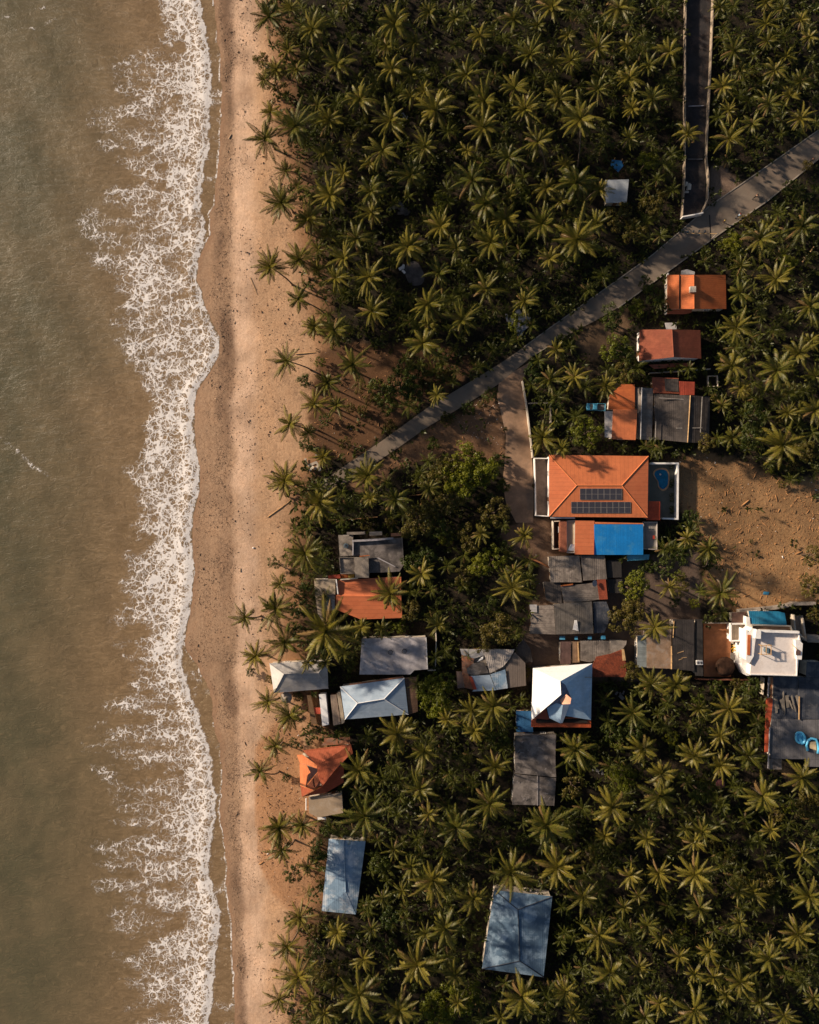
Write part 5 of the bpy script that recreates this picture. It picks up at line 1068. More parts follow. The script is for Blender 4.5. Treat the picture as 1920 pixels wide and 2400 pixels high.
# crown centres read from enlarged tiles of the photograph: x y radius
PL = dict(
A="245 130 150 595 240 140 800 510 140 1265 190 170 1420 340 110 1195 370 80 980 450 70 1240 560 130 1395 600 90 1085 620 60 980 800 140 1225 975 150 1590 890 155 730 970 110 460 1020 170 210 1120 150 690 1230 100 900 1160 80 1165 1220 150 1510 1180 130 850 1400 100 1390 1420 140 740 1580 140 1065 1550 140 345 1640 160 560 1770 140 1075 1720 110 950 1930 140 1375 1990 140 1540 100 110 1690 620 70 1090 340 60 770 150 70 1700 120 80 300 560 100 470 560 90 560 470 80 400 400 90 200 640 80 640 850 80 800 820 70 380 1380 90 470 1500 80 710 1900 90 880 30 80 420 60 90",
B="230 150 90 430 290 120 710 150 110 1020 50 150 1560 60 140 620 320 70 840 440 130 1140 290 90 1390 380 120 1620 370 90 1165 490 100 325 600 130 165 610 60 715 710 120 1640 630 120 1410 620 80 1390 720 110 1070 800 120 470 820 140 460 1030 150 800 880 130 1245 965 160 900 1150 120 665 1270 130 330 1220 85 370 1450 150 1640 1110 90 1210 1480 170 975 1520 110 470 1650 150 640 1770 130 1400 1530 100 935 1810 140 1375 1810 110 520 1960 140 1220 1940 190 240 2010 130 120 1830 120 360 60 60 820 30 60 520 90 60 1025 510 90 1650 770 80 930 340 70 1430 1100 70 1290 100 60 1480 200 60 560 1560 60 780 1620 70 1040 640 70 1240 700 60 880 620 60 1500 900 60 60 560 60 1120 1330 80 90 60 60",
C="520 420 120 300 310 70 350 530 100 380 800 110 665 1085 110 1040 410 110 1300 190 100 1310 330 80 1370 570 110 1580 660 90 950 700 110 1320 840 110 1490 770 80 1190 1000 100 1580 960 110 1000 1120 130 1300 1160 60 1590 1830 150 1250 1930 150 1000 890 80 1090 560 80 1700 800 60 1580 160 80 300 1000 60 1300 20 80 1430 60 80 920 60 80 960 220 60 1650 300 80 1200 700 60 470 20 70 60 430 60 1420 1080 60 1700 1000 60 1520 500 60 540 620 60 1120 150 60 1480 300 60 1660 480 60 1090 280 60 1200 450 60",
D="255 260 130 490 200 140 850 190 130 780 350 110 1055 340 150 485 520 110 1075 620 130 1530 560 140 1620 310 120 610 740 120 770 770 130 1490 880 150 385 1020 120 920 1050 140 715 1200 110 610 1370 120 410 1530 130 370 1990 150 790 1380 90 1040 1950 140 740 640 60 640 120 90 940 480 70 1260 480 70 1380 700 70 1240 230 60 560 1600 80",
E="250 150 110 480 440 140 790 540 110 290 690 140 1050 930 90 1000 1170 120 1200 1150 110 1450 1220 110 940 1640 130 345 310 60 1000 190 100 120 560 70 560 600 60 20 720 80 640 100 60 700 280 60 30 870 110",
F="1380 360 130 1090 470 120 1650 580 140 1060 750 140 1020 1060 150 1380 1100 180 1690 1420 140 1430 1700 170 1020 1640 100 1560 960 120 1660 860 80 1700 1150 110 1100 250 80 1240 600 60 1480 700 60 1250 1250 70 900 760 60 1620 1250 70 1300 1480 60 940 1380 80",
G="650 270 150 1265 240 130 535 680 160 390 730 60 330 930 90 295 1130 150 50 1195 110 135 1510 120 700 1310 240 370 1400 150 1225 1010 150 235 1880 110 410 1990 130 1480 850 120 1160 1290 90 1620 1260 100 560 470 70 560 1560 90 850 1480 90 700 1560 80",
H="795 540 100 695 960 150 545 1920 150 370 1950 130 1670 1970 140 340 1500 60",
I="835 640 90 660 560 80 930 1000 150 400 1280 130 370 1740 130 570 1740 130 1000 1940 140 760 1940 80 510 950 90 740 430 45 500 1880 60 1100 1880 60",
J="260 150 110 150 335 100 870 330 130 1145 60 140 1340 190 120 1310 460 130 910 660 170 290 740 130 460 720 110 310 900 120 440 1390 110 710 1500 100 960 1470 80 1245 1020 100 1400 1120 150 1370 640 100 1490 720 100 1490 1470 140 1290 1730 160 900 1690 90 430 1820 150 155 1590 32 350 1600 120 870 1950 170 290 1980 110 1160 2060 130 1510 1810 70 500 1020 70 620 2080 90 520 1990 80 1120 900 80 1100 300 60 1180 1200 70 1090 1700 60 500 1200 60 690 1900 70 600 1380 60 1040 1250 70 1200 1400 60",
K="500 300 100 460 570 140 215 740 140 1080 170 140 1340 590 140 865 720 170 610 1060 150 945 1030 150 340 1250 130 1470 1090 90 1130 1240 120 1245 1520 140 1325 1780 140 210 1800 100 690 1960 160 1000 1930 110 540 2110 80 1060 2080 80 1290 800 80 345 40 90 200 400 60 120 900 60 1160 1600 60 1000 1500 60 1180 1950 60 380 2000 60 1380 1400 60 1500 1560 60",
L="265 170 110 635 220 110 830 80 90 830 290 100 1030 220 120 1420 380 130 400 350 110 395 510 140 1135 510 150 700 770 110 640 840 100 385 1070 100 645 1080 140 680 1320 100 300 1450 90 970 1430 80 1415 930 100 1470 1240 120 1385 1510 120 1180 1690 110 745 1630 90 640 1790 80 975 1860 110 1110 2000 90 640 2060 150 390 2010 80 285 2110 90 1290 2100 100 1500 1970 80 240 1750 80 1070 1210 80 300 820 100 400 1530 70 1300 1800 60 1520 1830 60 780 1820 80 840 600 60 1330 700 60 520 1550 60 60 1300 60 560 600 60")
TRUNKS = {(1361,280):(1352,394),(1261,334):(1279,408),(1193,368):(1206,435),(634,625):(686,668),(672,846):(730,868),(679,993):(715,1005),(575,1446):(612,1444),(603,1797):(655,1808),(662,1285):(660,1330),(1662,1285):(1647,1329),(1107,420):(1122,470),(701,699):(760,735),(610,2216):(650,2205)}
EX.append(pts('1366 938 1425 938 1425 972 1366 972'))
palms = []
for c_, s in PL.items():
    ox, oy, sc = CR[c_]; v = [float(t) for t in s.split()]
    for i in range(0, len(v), 3):
        palms.append((ox+v[i]/sc, oy+v[i+1]/sc, v[i+2]/sc))
palms.sort(key=lambda p: -p[2]); keep = []
for p in palms:
    if all((p[0]-k[0])**2+(p[1]-k[1])**2 > (max(13, .36*(p[2]+k[2])))**2 for k in keep): keep.append(p)
palms = keep
exw = [np.array(P) for P in EX]
def blocked(px, py, m_=0):
    for P in EX:
        xs = [a[0] for a in P]; ys = [a[1] for a in P]
        if px < min(xs)-m_ or px > max(xs)+m_ or py < min(ys)-m_ or py > max(ys)+m_: continue
        if inpoly(np.array([px]), np.array([py]), P)[0]: return True
        if m_:
            for k in range(8):
                if inpoly(np.array([px+m_*math.cos(k*.785)]), np.array([py+m_*math.sin(k*.785)]), P)[0]: return True
    return False
DIRT1S = pts('745 820 840 800 900 830 950 890 900 1000 820 1075 740 1060 725 960')
def ingrove(px, py):
    ge = np.interp(py, [a[0] for a in GROVE_EDGE], [a[1] for a in GROVE_EDGE])
    if px < ge+12: return False
    for P in (DIRT1S, DIRT2, FIELD, PALE1, CLEAR3, YARD_A, ALLEY, SANDY):
        if inpoly(np.array([px]), np.array([py]), P)[0]: return False
    return True
rnd = random.Random(77)
# smaller palms filling the same groves as in the photograph
cand = 0
while len(palms) < 430 and cand < 26000:
    cand += 1; x, y = rnd.uniform(560, 1915), rnd.uniform(5, 2395)
    if not ingrove(x, y) or blocked(x, y, 14): continue
    rr = rnd.uniform(17, 27)
    if all((x-k[0])**2+(y-k[1])**2 > ((rr+k[2])*.50)**2 for k in palms): palms.append((x, y, rr))
LM = [('solar panel villa', 1403, 1140, 150), ('swimming pool', 1548, 1125, 60), ('blue metal roof', 1450, 1263, 80), ('long orange roof beside the road', 1633, 684, 95), ('red gable roof house', 1571, 808, 90), ('wide dark grey shed roof', 1595, 980, 110), ('blue pickup truck', 1394, 955, 60),
  ('steep white and blue roof', 1316, 1630, 100), ('terracotta tiled roof', 1430, 1560, 70), ('long dark concrete roof', 1253, 1800, 110), ('largest blue grey metal roof', 1212, 2180, 135), ('tilted pale blue metal roof', 803, 2055, 120), ('broken red orange roof', 760, 1806, 95), ('pale blue hip roof', 878, 1648, 95), ('pale metal hip roof by the sand', 704, 1580, 85), ('cloudy grey flat roof', 925, 1535, 90),
  ('orange roof by the beach', 860, 1400, 90), ('unfinished concrete house', 870, 1298, 95), ('patched metal roof house', 1155, 1560, 90), ('white two storey house', 1815, 1530, 100), ('round thatched hut', 1702, 1564, 60), ('brown concrete roof house', 1560, 1530, 90), ('light grey roof with blue floats', 1862, 1745, 100), ('dark paved lane', 1632, 400, 95), ('white square roof hut', 1450, 445, 95), ('fork of the road', 1200, 880, 110), ('beach end of the road', 800, 1105, 100), ('dirt field', 1760, 1230, 190), ('grey ash patch', 966, 637, 90), ('joined brown grey roofs', 1355, 1345, 80), ('blue tarpaulin shelter', 1447, 388, 60)]
def side(dx, dy):
    a = math.degrees(math.atan2(-dy, dx)) % 360
    return ['right of', 'upper right of', 'above', 'upper left of', 'left of', 'lower left of', 'below', 'lower right of'][int((a+22.5)//45) % 8]
ORD = ['first', 'second', 'third', 'fourth', 'fifth', 'sixth', 'seventh', 'eighth', 'ninth', 'tenth', 'eleventh', 'twelfth', 'thirteenth', 'fourteenth', 'fifteenth', 'sixteenth', 'seventeenth', 'eighteenth', 'nineteenth', 'twentieth']
REG = [('the upper right grove', lambda x, y: x > 1650 and y < 700), ('the upper grove', lambda x, y: y < 800), ('the beach side grove', lambda x, y: x < 900), ('the lower right grove', lambda x, y: x > 1330 and y > 1600), ('the lower grove', lambda x, y: y > 1600), ('the middle grove', lambda x, y: True)]
def make_labels(items, noun, words):
    """items: (x,y,r) -> one distinct label each, found from landmarks or from rows of the grove"""
    out = {}; gl = {}
    for i, (x, y, r_) in enumerate(items):
        best = None
        for nm, lx, ly, R_ in LM:
            d = math.hypot(x-lx, y-ly)
            if d < R_+32 and (best is None or d/R_ < best[0]): best = (d/R_, nm, x-lx, y-ly, d)
        if best: gl.setdefault(('L', best[1], side(best[2], best[3])), []).append((best[4], i))
        else:
            reg = next(n for n, f_ in REG if f_(x, y)); y0 = {'the upper grove': 0, 'the upper right grove': 0}.get(reg, 0)
            gl.setdefault(('R', reg, int(y//75)), []).append((x, i))
    rows = {}
    for k in gl:
        if k[0] == 'R': rows.setdefault(k[1], []).append(k[2])
    for k, L in gl.items():
        L.sort()
        for n, (d, i) in enumerate(L):
            w = words(items[i])
            if k[0] == 'L':
                o = '' if len(L) == 1 else ('nearest ' if n == 0 else ORD[n]+' nearest ')
                out[i] = f"{w} {noun} {o}{k[2]} the {k[1]}" if not o else f"{w} {noun}, {o.strip()} {k[2]} the {k[1]}"
            else:
                rr = sorted(rows[k[1]]).index(k[2])
                out[i] = f"{w} {noun}, {ORD[n]} from left in the {ORD[rr]} row of {k[1]}"
    return out
def pword(p):
    return 'huge' if p[2] > 50 else 'wide' if p[2] > 40 else 'medium' if p[2] > 30 else 'slender' if p[2] > 22 else 'young small'
inview = sorted(palms, key=lambda p: -p[2])
solo = inview[:300]; rest = inview[300:]
PLAB = make_labels(solo, 'palm', pword)
def palm_pose(x, y, rr, r_):
    h = 5.6+rr*.125+r_.uniform(-1.0, 1.0)
    if rr < 22: h = 4.2+rr*.12+r_.uniform(-.8, .8)
    if rr < 12: h = 1.2
    if abs(x-1272) < 9 and abs(y-1025) < 9: h = 6.3
    c = W(x, y, h); R_ = rr*K*(1-h/H)*1.10
    return c, h, R_
SHORE_X = lambda y: np.interp(y, [a[0] for a in GROVE_EDGE], [a[1] for a in GROVE_EDGE])
for i, (x, y, rr) in enumerate(solo):
    r_ = random.Random(int(x*7+y*13)); c, h, R_ = palm_pose(x, y, rr, r_)
    tk = next((b_ for a_, b_ in TRUNKS.items() if abs(a_[0]-x) < 14 and abs(a_[1]-y) < 14), None)
    if tk:
        if rr > 25: h = 11; c = W(x, y, h); R_ = rr*K*(1-h/H)*1.16
        g = W(tk[0], tk[1], 0)
        if rr < 12: g = c+Vector((2.5, .6, 0))
    else:
        a_ = r_.uniform(0, 6.28); L = abs(r_.gauss(0, .09))*h
        if x < SHORE_X(y)+30: a_ = r_.uniform(-.7, .7); L = h*r_.uniform(.1, .3)
        g = Vector((c.x+math.cos(a_)*L+c.x*h/H*.45, c.y+math.sin(a_)*L+c.y*h/H*.45, 0))
    zb = float(gz(np.array([[g.x]]), np.array([[g.y]]))[0, 0]) if x < 720 else 0.0
    g.z = min(0, zb)
    T = thing('palm_tree', PLAB[i], 'palm tree', (g.x, g.y, g.z), 'coconut palms of the groves'); T.rotation_euler = (0, 0, 0)
    tr = bpy.data.objects.new('trunk', trunk_mesh(c.x-g.x, c.y-g.y, h-g.z, .15+R_*.012, i)); col.objects.link(tr); tr.parent = T
    cr = bpy.data.objects.new('crown', CROWNS[r_.randrange(16)]); col.objects.link(cr); cr.parent = T
    cr.location = (c.x-g.x, c.y-g.y, h-g.z-.1); cr.scale = (R_, R_, R_*r_.uniform(.85, 1.05)); cr.rotation_euler = (r_.uniform(-.2, .2), r_.uniform(-.2, .2), r_.uniform(0, 6.28))
    if rr > 27 and r_.random() < .6:
        co = bpy.data.objects.new('coconut_bunch', COCO); col.objects.link(co); co.parent = T; co.location = cr.location; co.scale = (R_, R_, R_); co.rotation_euler = (0, 0, r_.uniform(0, 6))
# palms beyond the 300 largest and those past the picture's edge: one mass
def joinmass(name, items, mats, label, cat=None):
    Vs, Fs, Ms = [], [], []; n = 0
    for (V, F, M, c, s, a) in items:
        ca, sa = math.cos(a), math.sin(a); X = V[:, 0]*s; Y = V[:, 1]*s
        Vs.append(np.stack([X*ca-Y*sa+c[0], X*sa+Y*ca+c[1], V[:, 2]*s+c[2]], 1)); Fs.append(F+n); Ms.append(M); n += len(V)
    me = quads_mesh(name, np.concatenate(Vs), np.concatenate(Fs), np.concatenate(Ms), mats)
    o = bpy.data.objects.new(name, me); col.objects.link(o); return tag(o, label, cat, None, 'stuff')
low = [crown_arrays(300+i, nf=14, seg=6, droopy=.9, leaf=1.15, dense=2) for i in range(4)]
items = []
for (x, y, rr) in rest:
    c, h, R_ = palm_pose(x, y, rr, rnd); items.append((*low[rnd.randrange(4)], (c.x, c.y, h), R_, rnd.uniform(0, 6)))
n_ = 0
while n_ < 1500:
    n_ += 1; x, y = rnd.uniform(600, 1915), rnd.uniform(5, 2395)
    if not ingrove(x, y) or x < SHORE_X(y)+35 or blocked(x, y, 16): continue
    h = rnd.uniform(2.0, 7.2); c = W(x, y, h); items.append((*low[rnd.randrange(4)], (c.x, c.y, h), rnd.uniform(1.5, 2.9), rnd.uniform(0, 6)))
for k in range(900):
    x, y = rnd.uniform(640, 2360), rnd.uniform(-420, 2820)
    if 0 < x < 1920 and 0 < y < 2400: continue
    if x < SHORE_X(y)+20 or (x > 1900 and 1020 < y < 1500) or inpoly(np.array([x]), np.array([y]), pts("1590 -500 1690 -500 1690 60 1590 60"))[0] or (x > 1900 and 200 < y < 420): continue
    if any((x-it[3][0])**2 < 0 for it in items[:1]): continue
    h = rnd.uniform(9, 14); c = W(x, y, 0); items.append((*low[rnd.randrange(4)], (c.x, c.y, h), rnd.uniform(2.6, 4.2), rnd.uniform(0, 6)))
    if k > 500: break
joinmass('small_palms', items, [shade_palm, palm_dry], 'young palms crowding under and between the tall palms')
# trees and bushes with leaf clumps
def leafball(seed, n_cl, n_leaf, leaf, flat_=.75, fern=False):
    r = np.random.RandomState(seed); V = []; F = []
    cl = []
    for i in range(n_cl):
        a = r.uniform(0, 6.28); u = r.uniform(-.15, 1); rad = r.uniform(.45, .95)
        s_ = math.sqrt(max(0, 1-u*u)); cl.append((math.cos(a)*s_*rad, math.sin(a)*s_*rad, (u*rad)*flat_))
    n = 0
    for c in cl:
        cr_ = r.uniform(.14, .27)
        for k in range(n_leaf):
            d = r.normal(size=3); d /= np.linalg.norm(d)+1e-6; d[2] = abs(d[2])*.8-.15
            p = np.array(c)+d*cr_*r.uniform(.55, 1.05)
            nrm = d+r.normal(size=3)*.45; nrm[2] += .35; nrm /= np.linalg.norm(nrm)+1e-6
            t = np.cross(nrm, r.normal(size=3)); t /= np.linalg.norm(t)+1e-6; b_ = np.cross(nrm, t)
            L = leaf*r.uniform(.7, 1.3)
            V += [p-t*L*.5, p+b_*L*.32, p+t*L*.6-nrm*L*.15, p-b_*L*.32]; F.append((n, n+1, n+2, n+3)); n += 4
    return np.array(V), np.array(F), np.zeros(len(F), int)
BALLS = [leafball(500+i, 26+5*i, 60, .088) for i in range(4)]
BM = [[quads_mesh('crown', *b_, [mm]) for b_ in BALLS] for mm in (bush_leaf, bush_bright, bush_olive)]
# x y radius kind(0 dark 1 bright 2 olive)
BL = dict(
A="1640 1640 90 1 290 640 110 2 180 480 70 2 380 300 90 2 620 1100 60 0 1000 1330 50 0",
B="740 1550 100 0 1500 910 50 1 560 480 50 0",
C="340 1290 85 1 250 1870 100 2 130 1740 110 2 380 1650 90 2 1050 1950 80 1 1200 600 60 2 480 1560 60 2 600 1240 45 0 1150 1770 60 2 1640 1340 50 2 1500 1500 60 0",
D="650 1030 50 1 700 1500 60 0 540 1700 60 0 1150 1250 110 0 1300 1200 130 0 1200 1380 80 0 1080 1330 70 2 1400 1280 90 0 980 1230 60 2 900 1400 50 2 860 1680 60 2 1220 1540 60 2 1000 1420 50 2 520 1180 60 0 1330 1080 80 0",
E="730 700 80 1 1530 900 130 1 1600 960 90 0 1630 1080 110 2 1310 1590 120 1 330 1800 150 1 430 1900 150 1 230 1950 130 1 180 1880 100 2 180 1130 60 2 520 1290 65 0 460 1360 50 2 340 1400 65 0 170 1500 55 2 1110 850 60 0 870 1110 90 0 1060 1370 70 0 640 1570 22 0 1500 640 95 0 80 1980 120 2 390 1030 50 2 1240 1650 60 0 560 1830 70 0 1330 1680 70 1 60 1690 60 0",
F="1230 850 45 1 1230 1450 110 0 1200 1620 110 0 820 1680 80 2 270 590 70 1 1480 230 80 1 1620 1750 90 2 1340 1890 50 1 700 1120 60 0 1500 1250 70 2 400 480 80 0 330 380 60 0 150 1180 60 1 1130 1270 60 2 950 100 60 1 1520 1880 60 2 60 700 80 0 1000 1480 50 0 860 1350 60 2 1430 1480 60 2",
G="1450 430 150 2 1560 330 100 2 1620 1850 140 1 1640 1720 90 1 700 1700 60 0 1300 1270 60 1 1230 430 50 2 1030 440 60 2 840 450 60 0 1690 550 70 1 480 1100 100 0 560 980 80 0 450 1300 80 0 1020 1240 60 0 900 1580 60 0 1400 760 90 0 1520 700 80 0 280 760 60 0 90 1640 40 0 560 380 60 0 1390 1150 90 2 250 1700 40 2 480 1840 50 2 640 1520 80 0",
H="600 1300 140 2 350 560 120 2 540 730 110 1 420 800 90 1 180 560 60 1 300 860 80 2 1600 1220 120 2 1690 1150 90 2 1660 970 100 1 550 350 120 2 300 120 140 1 420 60 110 1 200 250 100 2 620 140 60 0 30 1800 110 1 60 1930 90 1 100 480 90 0 60 250 90 2 640 640 60 0 500 1100 80 0 260 1640 30 2 810 1640 50 2 1700 1330 50 2 460 1400 90 2 1480 1500 30 0",
I="280 920 110 1 200 1170 110 2 700 380 70 0 720 1090 50 1 600 950 80 2 600 870 60 1 1690 700 90 2 1690 950 100 2 1700 1180 60 2 1200 1760 80 0 900 1760 60 0 230 1640 80 2 650 1660 60 2 1080 1740 60 2 1180 580 18 0 1430 120 40 2 480 800 80 0 340 780 70 0 1620 900 60 2 560 1060 60 0 760 1880 60 1 250 1100 70 2 620 700 80 0 1560 1100 40 2",
J="400 130 40 0 390 1080 70 0 560 950 70 0 560 870 60 0 960 830 50 2 1400 2050 100 1 1480 2120 80 1 600 1800 90 2 540 1640 70 0 640 760 60 0 340 380 35 0 510 120 30 0 370 1420 50 0 540 1480 60 2 1060 1600 70 0 730 2080 70 2 600 1150 50 2 1000 1000 80 0 1080 1400 80 0",
K="1060 440 95 2 1440 400 100 1 200 2040 140 1 320 1960 90 1 60 2080 110 1 1040 1500 60 1 960 1620 50 2 1180 960 70 2 380 60 60 2 520 100 90 0 1500 60 80 0 1380 130 60 1 700 840 60 0 1020 820 60 0",
L="140 400 60 1 100 340 60 1 50 350 60 1 850 600 70 0 1330 600 50 1 1480 600 110 2 1540 560 70 2 1020 730 60 2 1160 1180 90 2 1030 1150 60 2 700 500 80 0 580 1580 60 0 480 100 60 1 60 60 80 0 1240 1010 60 0 560 1480 50 1 780 880 60 2 1120 1080 60 2 1240 650 60 2 330 700 60 0 900 960 60 2 960 1100 50 2")
KN = ['dark green tree', 'bright green tree', 'olive brown tree']
bushes = []
for c_, s in BL.items():
    ox, oy, sc = CR[c_]; v = [float(t) for t in s.split()]
    for i in range(0, len(v), 4):
        b_ = (ox+v[i]/sc, oy+v[i+1]/sc, v[i+2]/sc, int(v[i+3]))
        if all((b_[0]-k[0])**2+(b_[1]-k[1])**2 > 100 for k in bushes): bushes.append(b_)
BLAB = {}
for kd in range(3):
    idx = [i for i, b_ in enumerate(bushes) if b_[3] == kd]
    lab = make_labels([bushes[i][:3] for i in idx], KN[kd].replace('tree', 'bush') if 0 else KN[kd], lambda p: 'large' if p[2] > 30 else 'low' if p[2] < 18 else 'medium')
    for j, i in enumerate(idx): BLAB[i] = lab[j]
for i, (x, y, rr, kd) in enumerate(bushes):
    r_ = random.Random(i*31+7); R_ = rr*K*1.08; h = max(.4, R_*(1.15 if rr < 30 else .95)+(3.2 if rr > 22 else 0)); c = W(x, y, h)
    T = thing('broadleaf_tree', BLAB[i], 'tree' if rr > 17 else 'bush', (c.x, c.y, 0), 'broadleaf trees and bushes'); T.name = 'broadleaf_tree' if rr > 17 else 'bush'
    mb = MB(); mb.tube([(c.x, c.y, -.1), (c.x+r_.uniform(-.2, .2), c.y+r_.uniform(-.2, .2), h*.5), (c.x, c.y, h)], [.09*R_, .06*R_, .03*R_], 6)
    for k in range(4):
        a = k*1.57+r_.random(); mb.tube([(c.x, c.y, h*.55), (c.x+math.cos(a)*R_*.5, c.y+math.sin(a)*R_*.5, h*.9+.2*R_)], [.04*R_, .015*R_], 5)
    mb.build('trunk', bark_dark, T)
    cr = bpy.data.objects.new('crown', BM[kd][r_.randrange(4)]); col.objects.link(cr); cr.parent = T; cr.location = (0, 0, max(0, h-.45*R_)); cr.scale = (R_, R_*r_.uniform(.85, 1.1), R_*r_.uniform(.8, 1.05)); cr.rotation_euler = (0, 0, r_.uniform(0, 6.28))
# undergrowth, one mass
def tuft(seed, n=12):
    r = random.Random(seed); V = []; F = []
    for i in range(n):
        a = r.uniform(0, 6.28); e = r.uniform(.1, 1.1); L = r.uniform(.6, 1.1); w = r.uniform(.07, .13)
        d = Vector((math.cos(a)*math.cos(e), math.sin(a)*math.cos(e), math.sin(e))); sd = Vector((-math.sin(a), math.cos(a), 0)); o = Vector((r.uniform(-.15, .15), r.uniform(-.15, .15), r.uniform(0, .3)))
        n0 = len(V); V += [o, o+d*L*.5+sd*w, o+d*L-Vector((0, 0, .25*L)), o+d*L*.5-sd*w]; F.append((n0, n0+1, n0+2, n0+3))
    return np.array([tuple(v) for v in V]), np.array(F), np.zeros(len(F), int)
TF = [tuft(i) for i in range(8)]+[leafball(700+i, 7, 9, .3) for i in range(6)]
items = []; tries = 0
while len(items) < 11500 and tries < 60000:
    tries += 1; x, y = rnd.uniform(600, 2000), rnd.uniform(-90, 2490)
    if not ingrove(x, y):
        if rnd.random() > .05 or x < SHORE_X(y)+5 or inpoly(np.array([x]), np.array([y]), ALLEY)[0]: continue
    if blocked(x, y, 3): continue
    ge = SHORE_X(y)
    if x < ge+50 and rnd.random() > (x-ge)/60: continue
    s = rnd.uniform(.45, 1.9); c = W(x, y, 0); items.append((*TF[rnd.randrange(14)], (c.x, c.y, rnd.choice([0, 0, .4, 1.2, 2.2])*s*.8), s, rnd.uniform(0, 6)))
joinmass('undergrowth', items, [under_leaf], 'dark undergrowth filling the ground between the palms')
# ------------------------------------------------------------------ litter and drift on the ground: masses of small bits
def bits(name, mt_, label, spots, size, seed, long_=3.0, flat_=.35):
    r = np.random.RandomState(seed); n = len(spots); P = np.array(spots)
    Z = gz(P[:, :1], P[:, 1:2]).ravel()
    a = r.uniform(0, 6.28, n); s = size*r.lognormal(0, .45, n); l_ = s*r.uniform(1, long_, n); w_ = s*.55; h_ = s*flat_
    base = np.array([(-1, -1, 0), (1, -1, 0), (1, 1, 0), (-1, 1, 0), (-.7, -.6, 1), (.7, -.6, 1), (.8, .5, 1), (-.6, .7, 1)])
    fc = np.array([(0, 1, 5, 4), (1, 2, 6, 5), (2, 3, 7, 6), (3, 0, 4, 7), (4, 5, 6, 7)])
    V = []
    for k in range(8):
        bx, by, bz = base[k]*r.uniform(.75, 1.25, 3); X = bx*l_*.5; Y = by*w_*.5
        V.append(np.stack([P[:, 0]+X*np.cos(a)-Y*np.sin(a), P[:, 1]+X*np.sin(a)+Y*np.cos(a), Z-.03+bz*(h_+.03)], 1))
    V = np.stack(V, 1).reshape(-1, 3); F = (fc[None]+8*np.arange(n)[:, None, None]).reshape(-1, 4)
    me = quads_mesh(name, V, F, np.zeros(len(F), int), [mt_]); o = bpy.data.objects.new(name, me); col.objects.link(o); tag(o, label, None, None, 'stuff')
rs = np.random.RandomState(4)
def spots_beach(n, dlo, dhi):
    out = []
    Y = rs.uniform(-128, 128, n*3); D = rs.uniform(dlo, dhi, n*3); X = curve(EDGE2, Y)+D; keepm = vnoise(X, Y, .16, 60, 3)+rs.uniform(-.12, .12, len(X)) > .46
    return list(zip(X[keepm][:n], Y[keepm][:n]))
bits('beach_debris', mat('wet_weed', srgb(108, 86, 68), .9, var=.3), 'dark weed and twigs stranded along the wet sand', spots_beach(7000, .9, 6.8), .075, 1, 3.0)
bits('beach_debris', mat('drift_bits', srgb(190, 160, 130), .9, var=.2), 'pale shells and drift chips on the sand', spots_beach(3000, .8, 13), .085, 2, 2.5)
bits('beach_debris', mat('husk', srgb(104, 76, 56), .9, var=.3), 'brown coconut husks scattered on the dry sand', [s for s in spots_beach(3000, 7, 22)], .11, 3, 2.2, .6)
def spots_poly(P, n):
    xs = [p[0] for p in P]; ys = [p[1] for p in P]; out = []
    while len(out) < n:
        x, y = rs.uniform(min(xs), max(xs)), rs.uniform(min(ys), max(ys))
        if inpoly(np.array([x]), np.array([y]), P)[0]: w = W(x, y); out.append((w.x, w.y))
    return out
bits('litter', mat('litter_white', srgb(226, 216, 206), .7), 'white litter specks on the open dirt beside the track', spots_poly(q('E', "430 1290 600 1330 640 1600 600 1700 300 1640 250 1480"), 80)+spots_poly(DIRT1, 30)+spots_poly(FIELD, 60)+spots_poly(YARD_A, 14)+spots_poly(SANDY, 40), .13, 5, 1.6)
bits('field_sticks', mat('dry_stick', srgb(176, 128, 84), .9, var=.2), 'dry palm stalks and husks strewn over the dirt field', spots_poly(FIELD, 2600)+spots_poly(DIRT2, 260)+spots_poly(DIRT1, 260)+spots_poly(SANDY, 240), .14, 6, 4.0)
bits('field_sticks', mat('dark_stick', srgb(104, 72, 46), .9, var=.2), 'dark dry stalks lying on the dirt field', spots_poly(FIELD, 1800)+spots_poly(DIRT2, 160)+spots_poly(SANDY, 260), .11, 7, 3.5)
# single drift objects on the beach
def log(p0, p1, lab, r0=.1):
    a, b_ = W(*p0), W(*p1); za = float(gz(np.array([[a.x]]), np.array([[a.y]]))[0, 0]); zb = float(gz(np.array([[b_.x]]), np.array([[b_.y]]))[0, 0])
    mb = MB(); mb.tube([(a.x, a.y, za+.1), ((a.x+b_.x)/2+.1, (a.y+b_.y)/2, (za+zb)/2+.12), (b_.x, b_.y, zb+.1)], [r0, r0*.9, r0*.5], 6); tag(mb.build('driftwood', tan_wood), lab, 'driftwood')
log((628, 1212), (682, 1172), 'long pale branch lying on the sand at the beach end of the road')
log((586, 650), (602, 690), 'thin crooked stick on the smooth sand left of the lone palm pair', .06)
log((694, 830), (740, 826), 'bleached branch at the grove edge below the isolated beach palm', .12)
log((700, 465), (725, 450), 'tan fallen trunk at the upper beach edge of the grove', .18)
log((1880, 615), (1925, 555), 'pale bare leaning trunk at the right edge below the road', .2)
a = W(594, 1284); za = float(gz(np.array([[a.x]]), np.array([[a.y]]))[0, 0]); mb = MB(); mb.ball((a.x, a.y, za+.12), .3, 8, 5, sq=(1, .7, .5)); tag(mb.build('plastic_bag', white_wall), 'single white plastic bag on the smooth sand', 'bag')
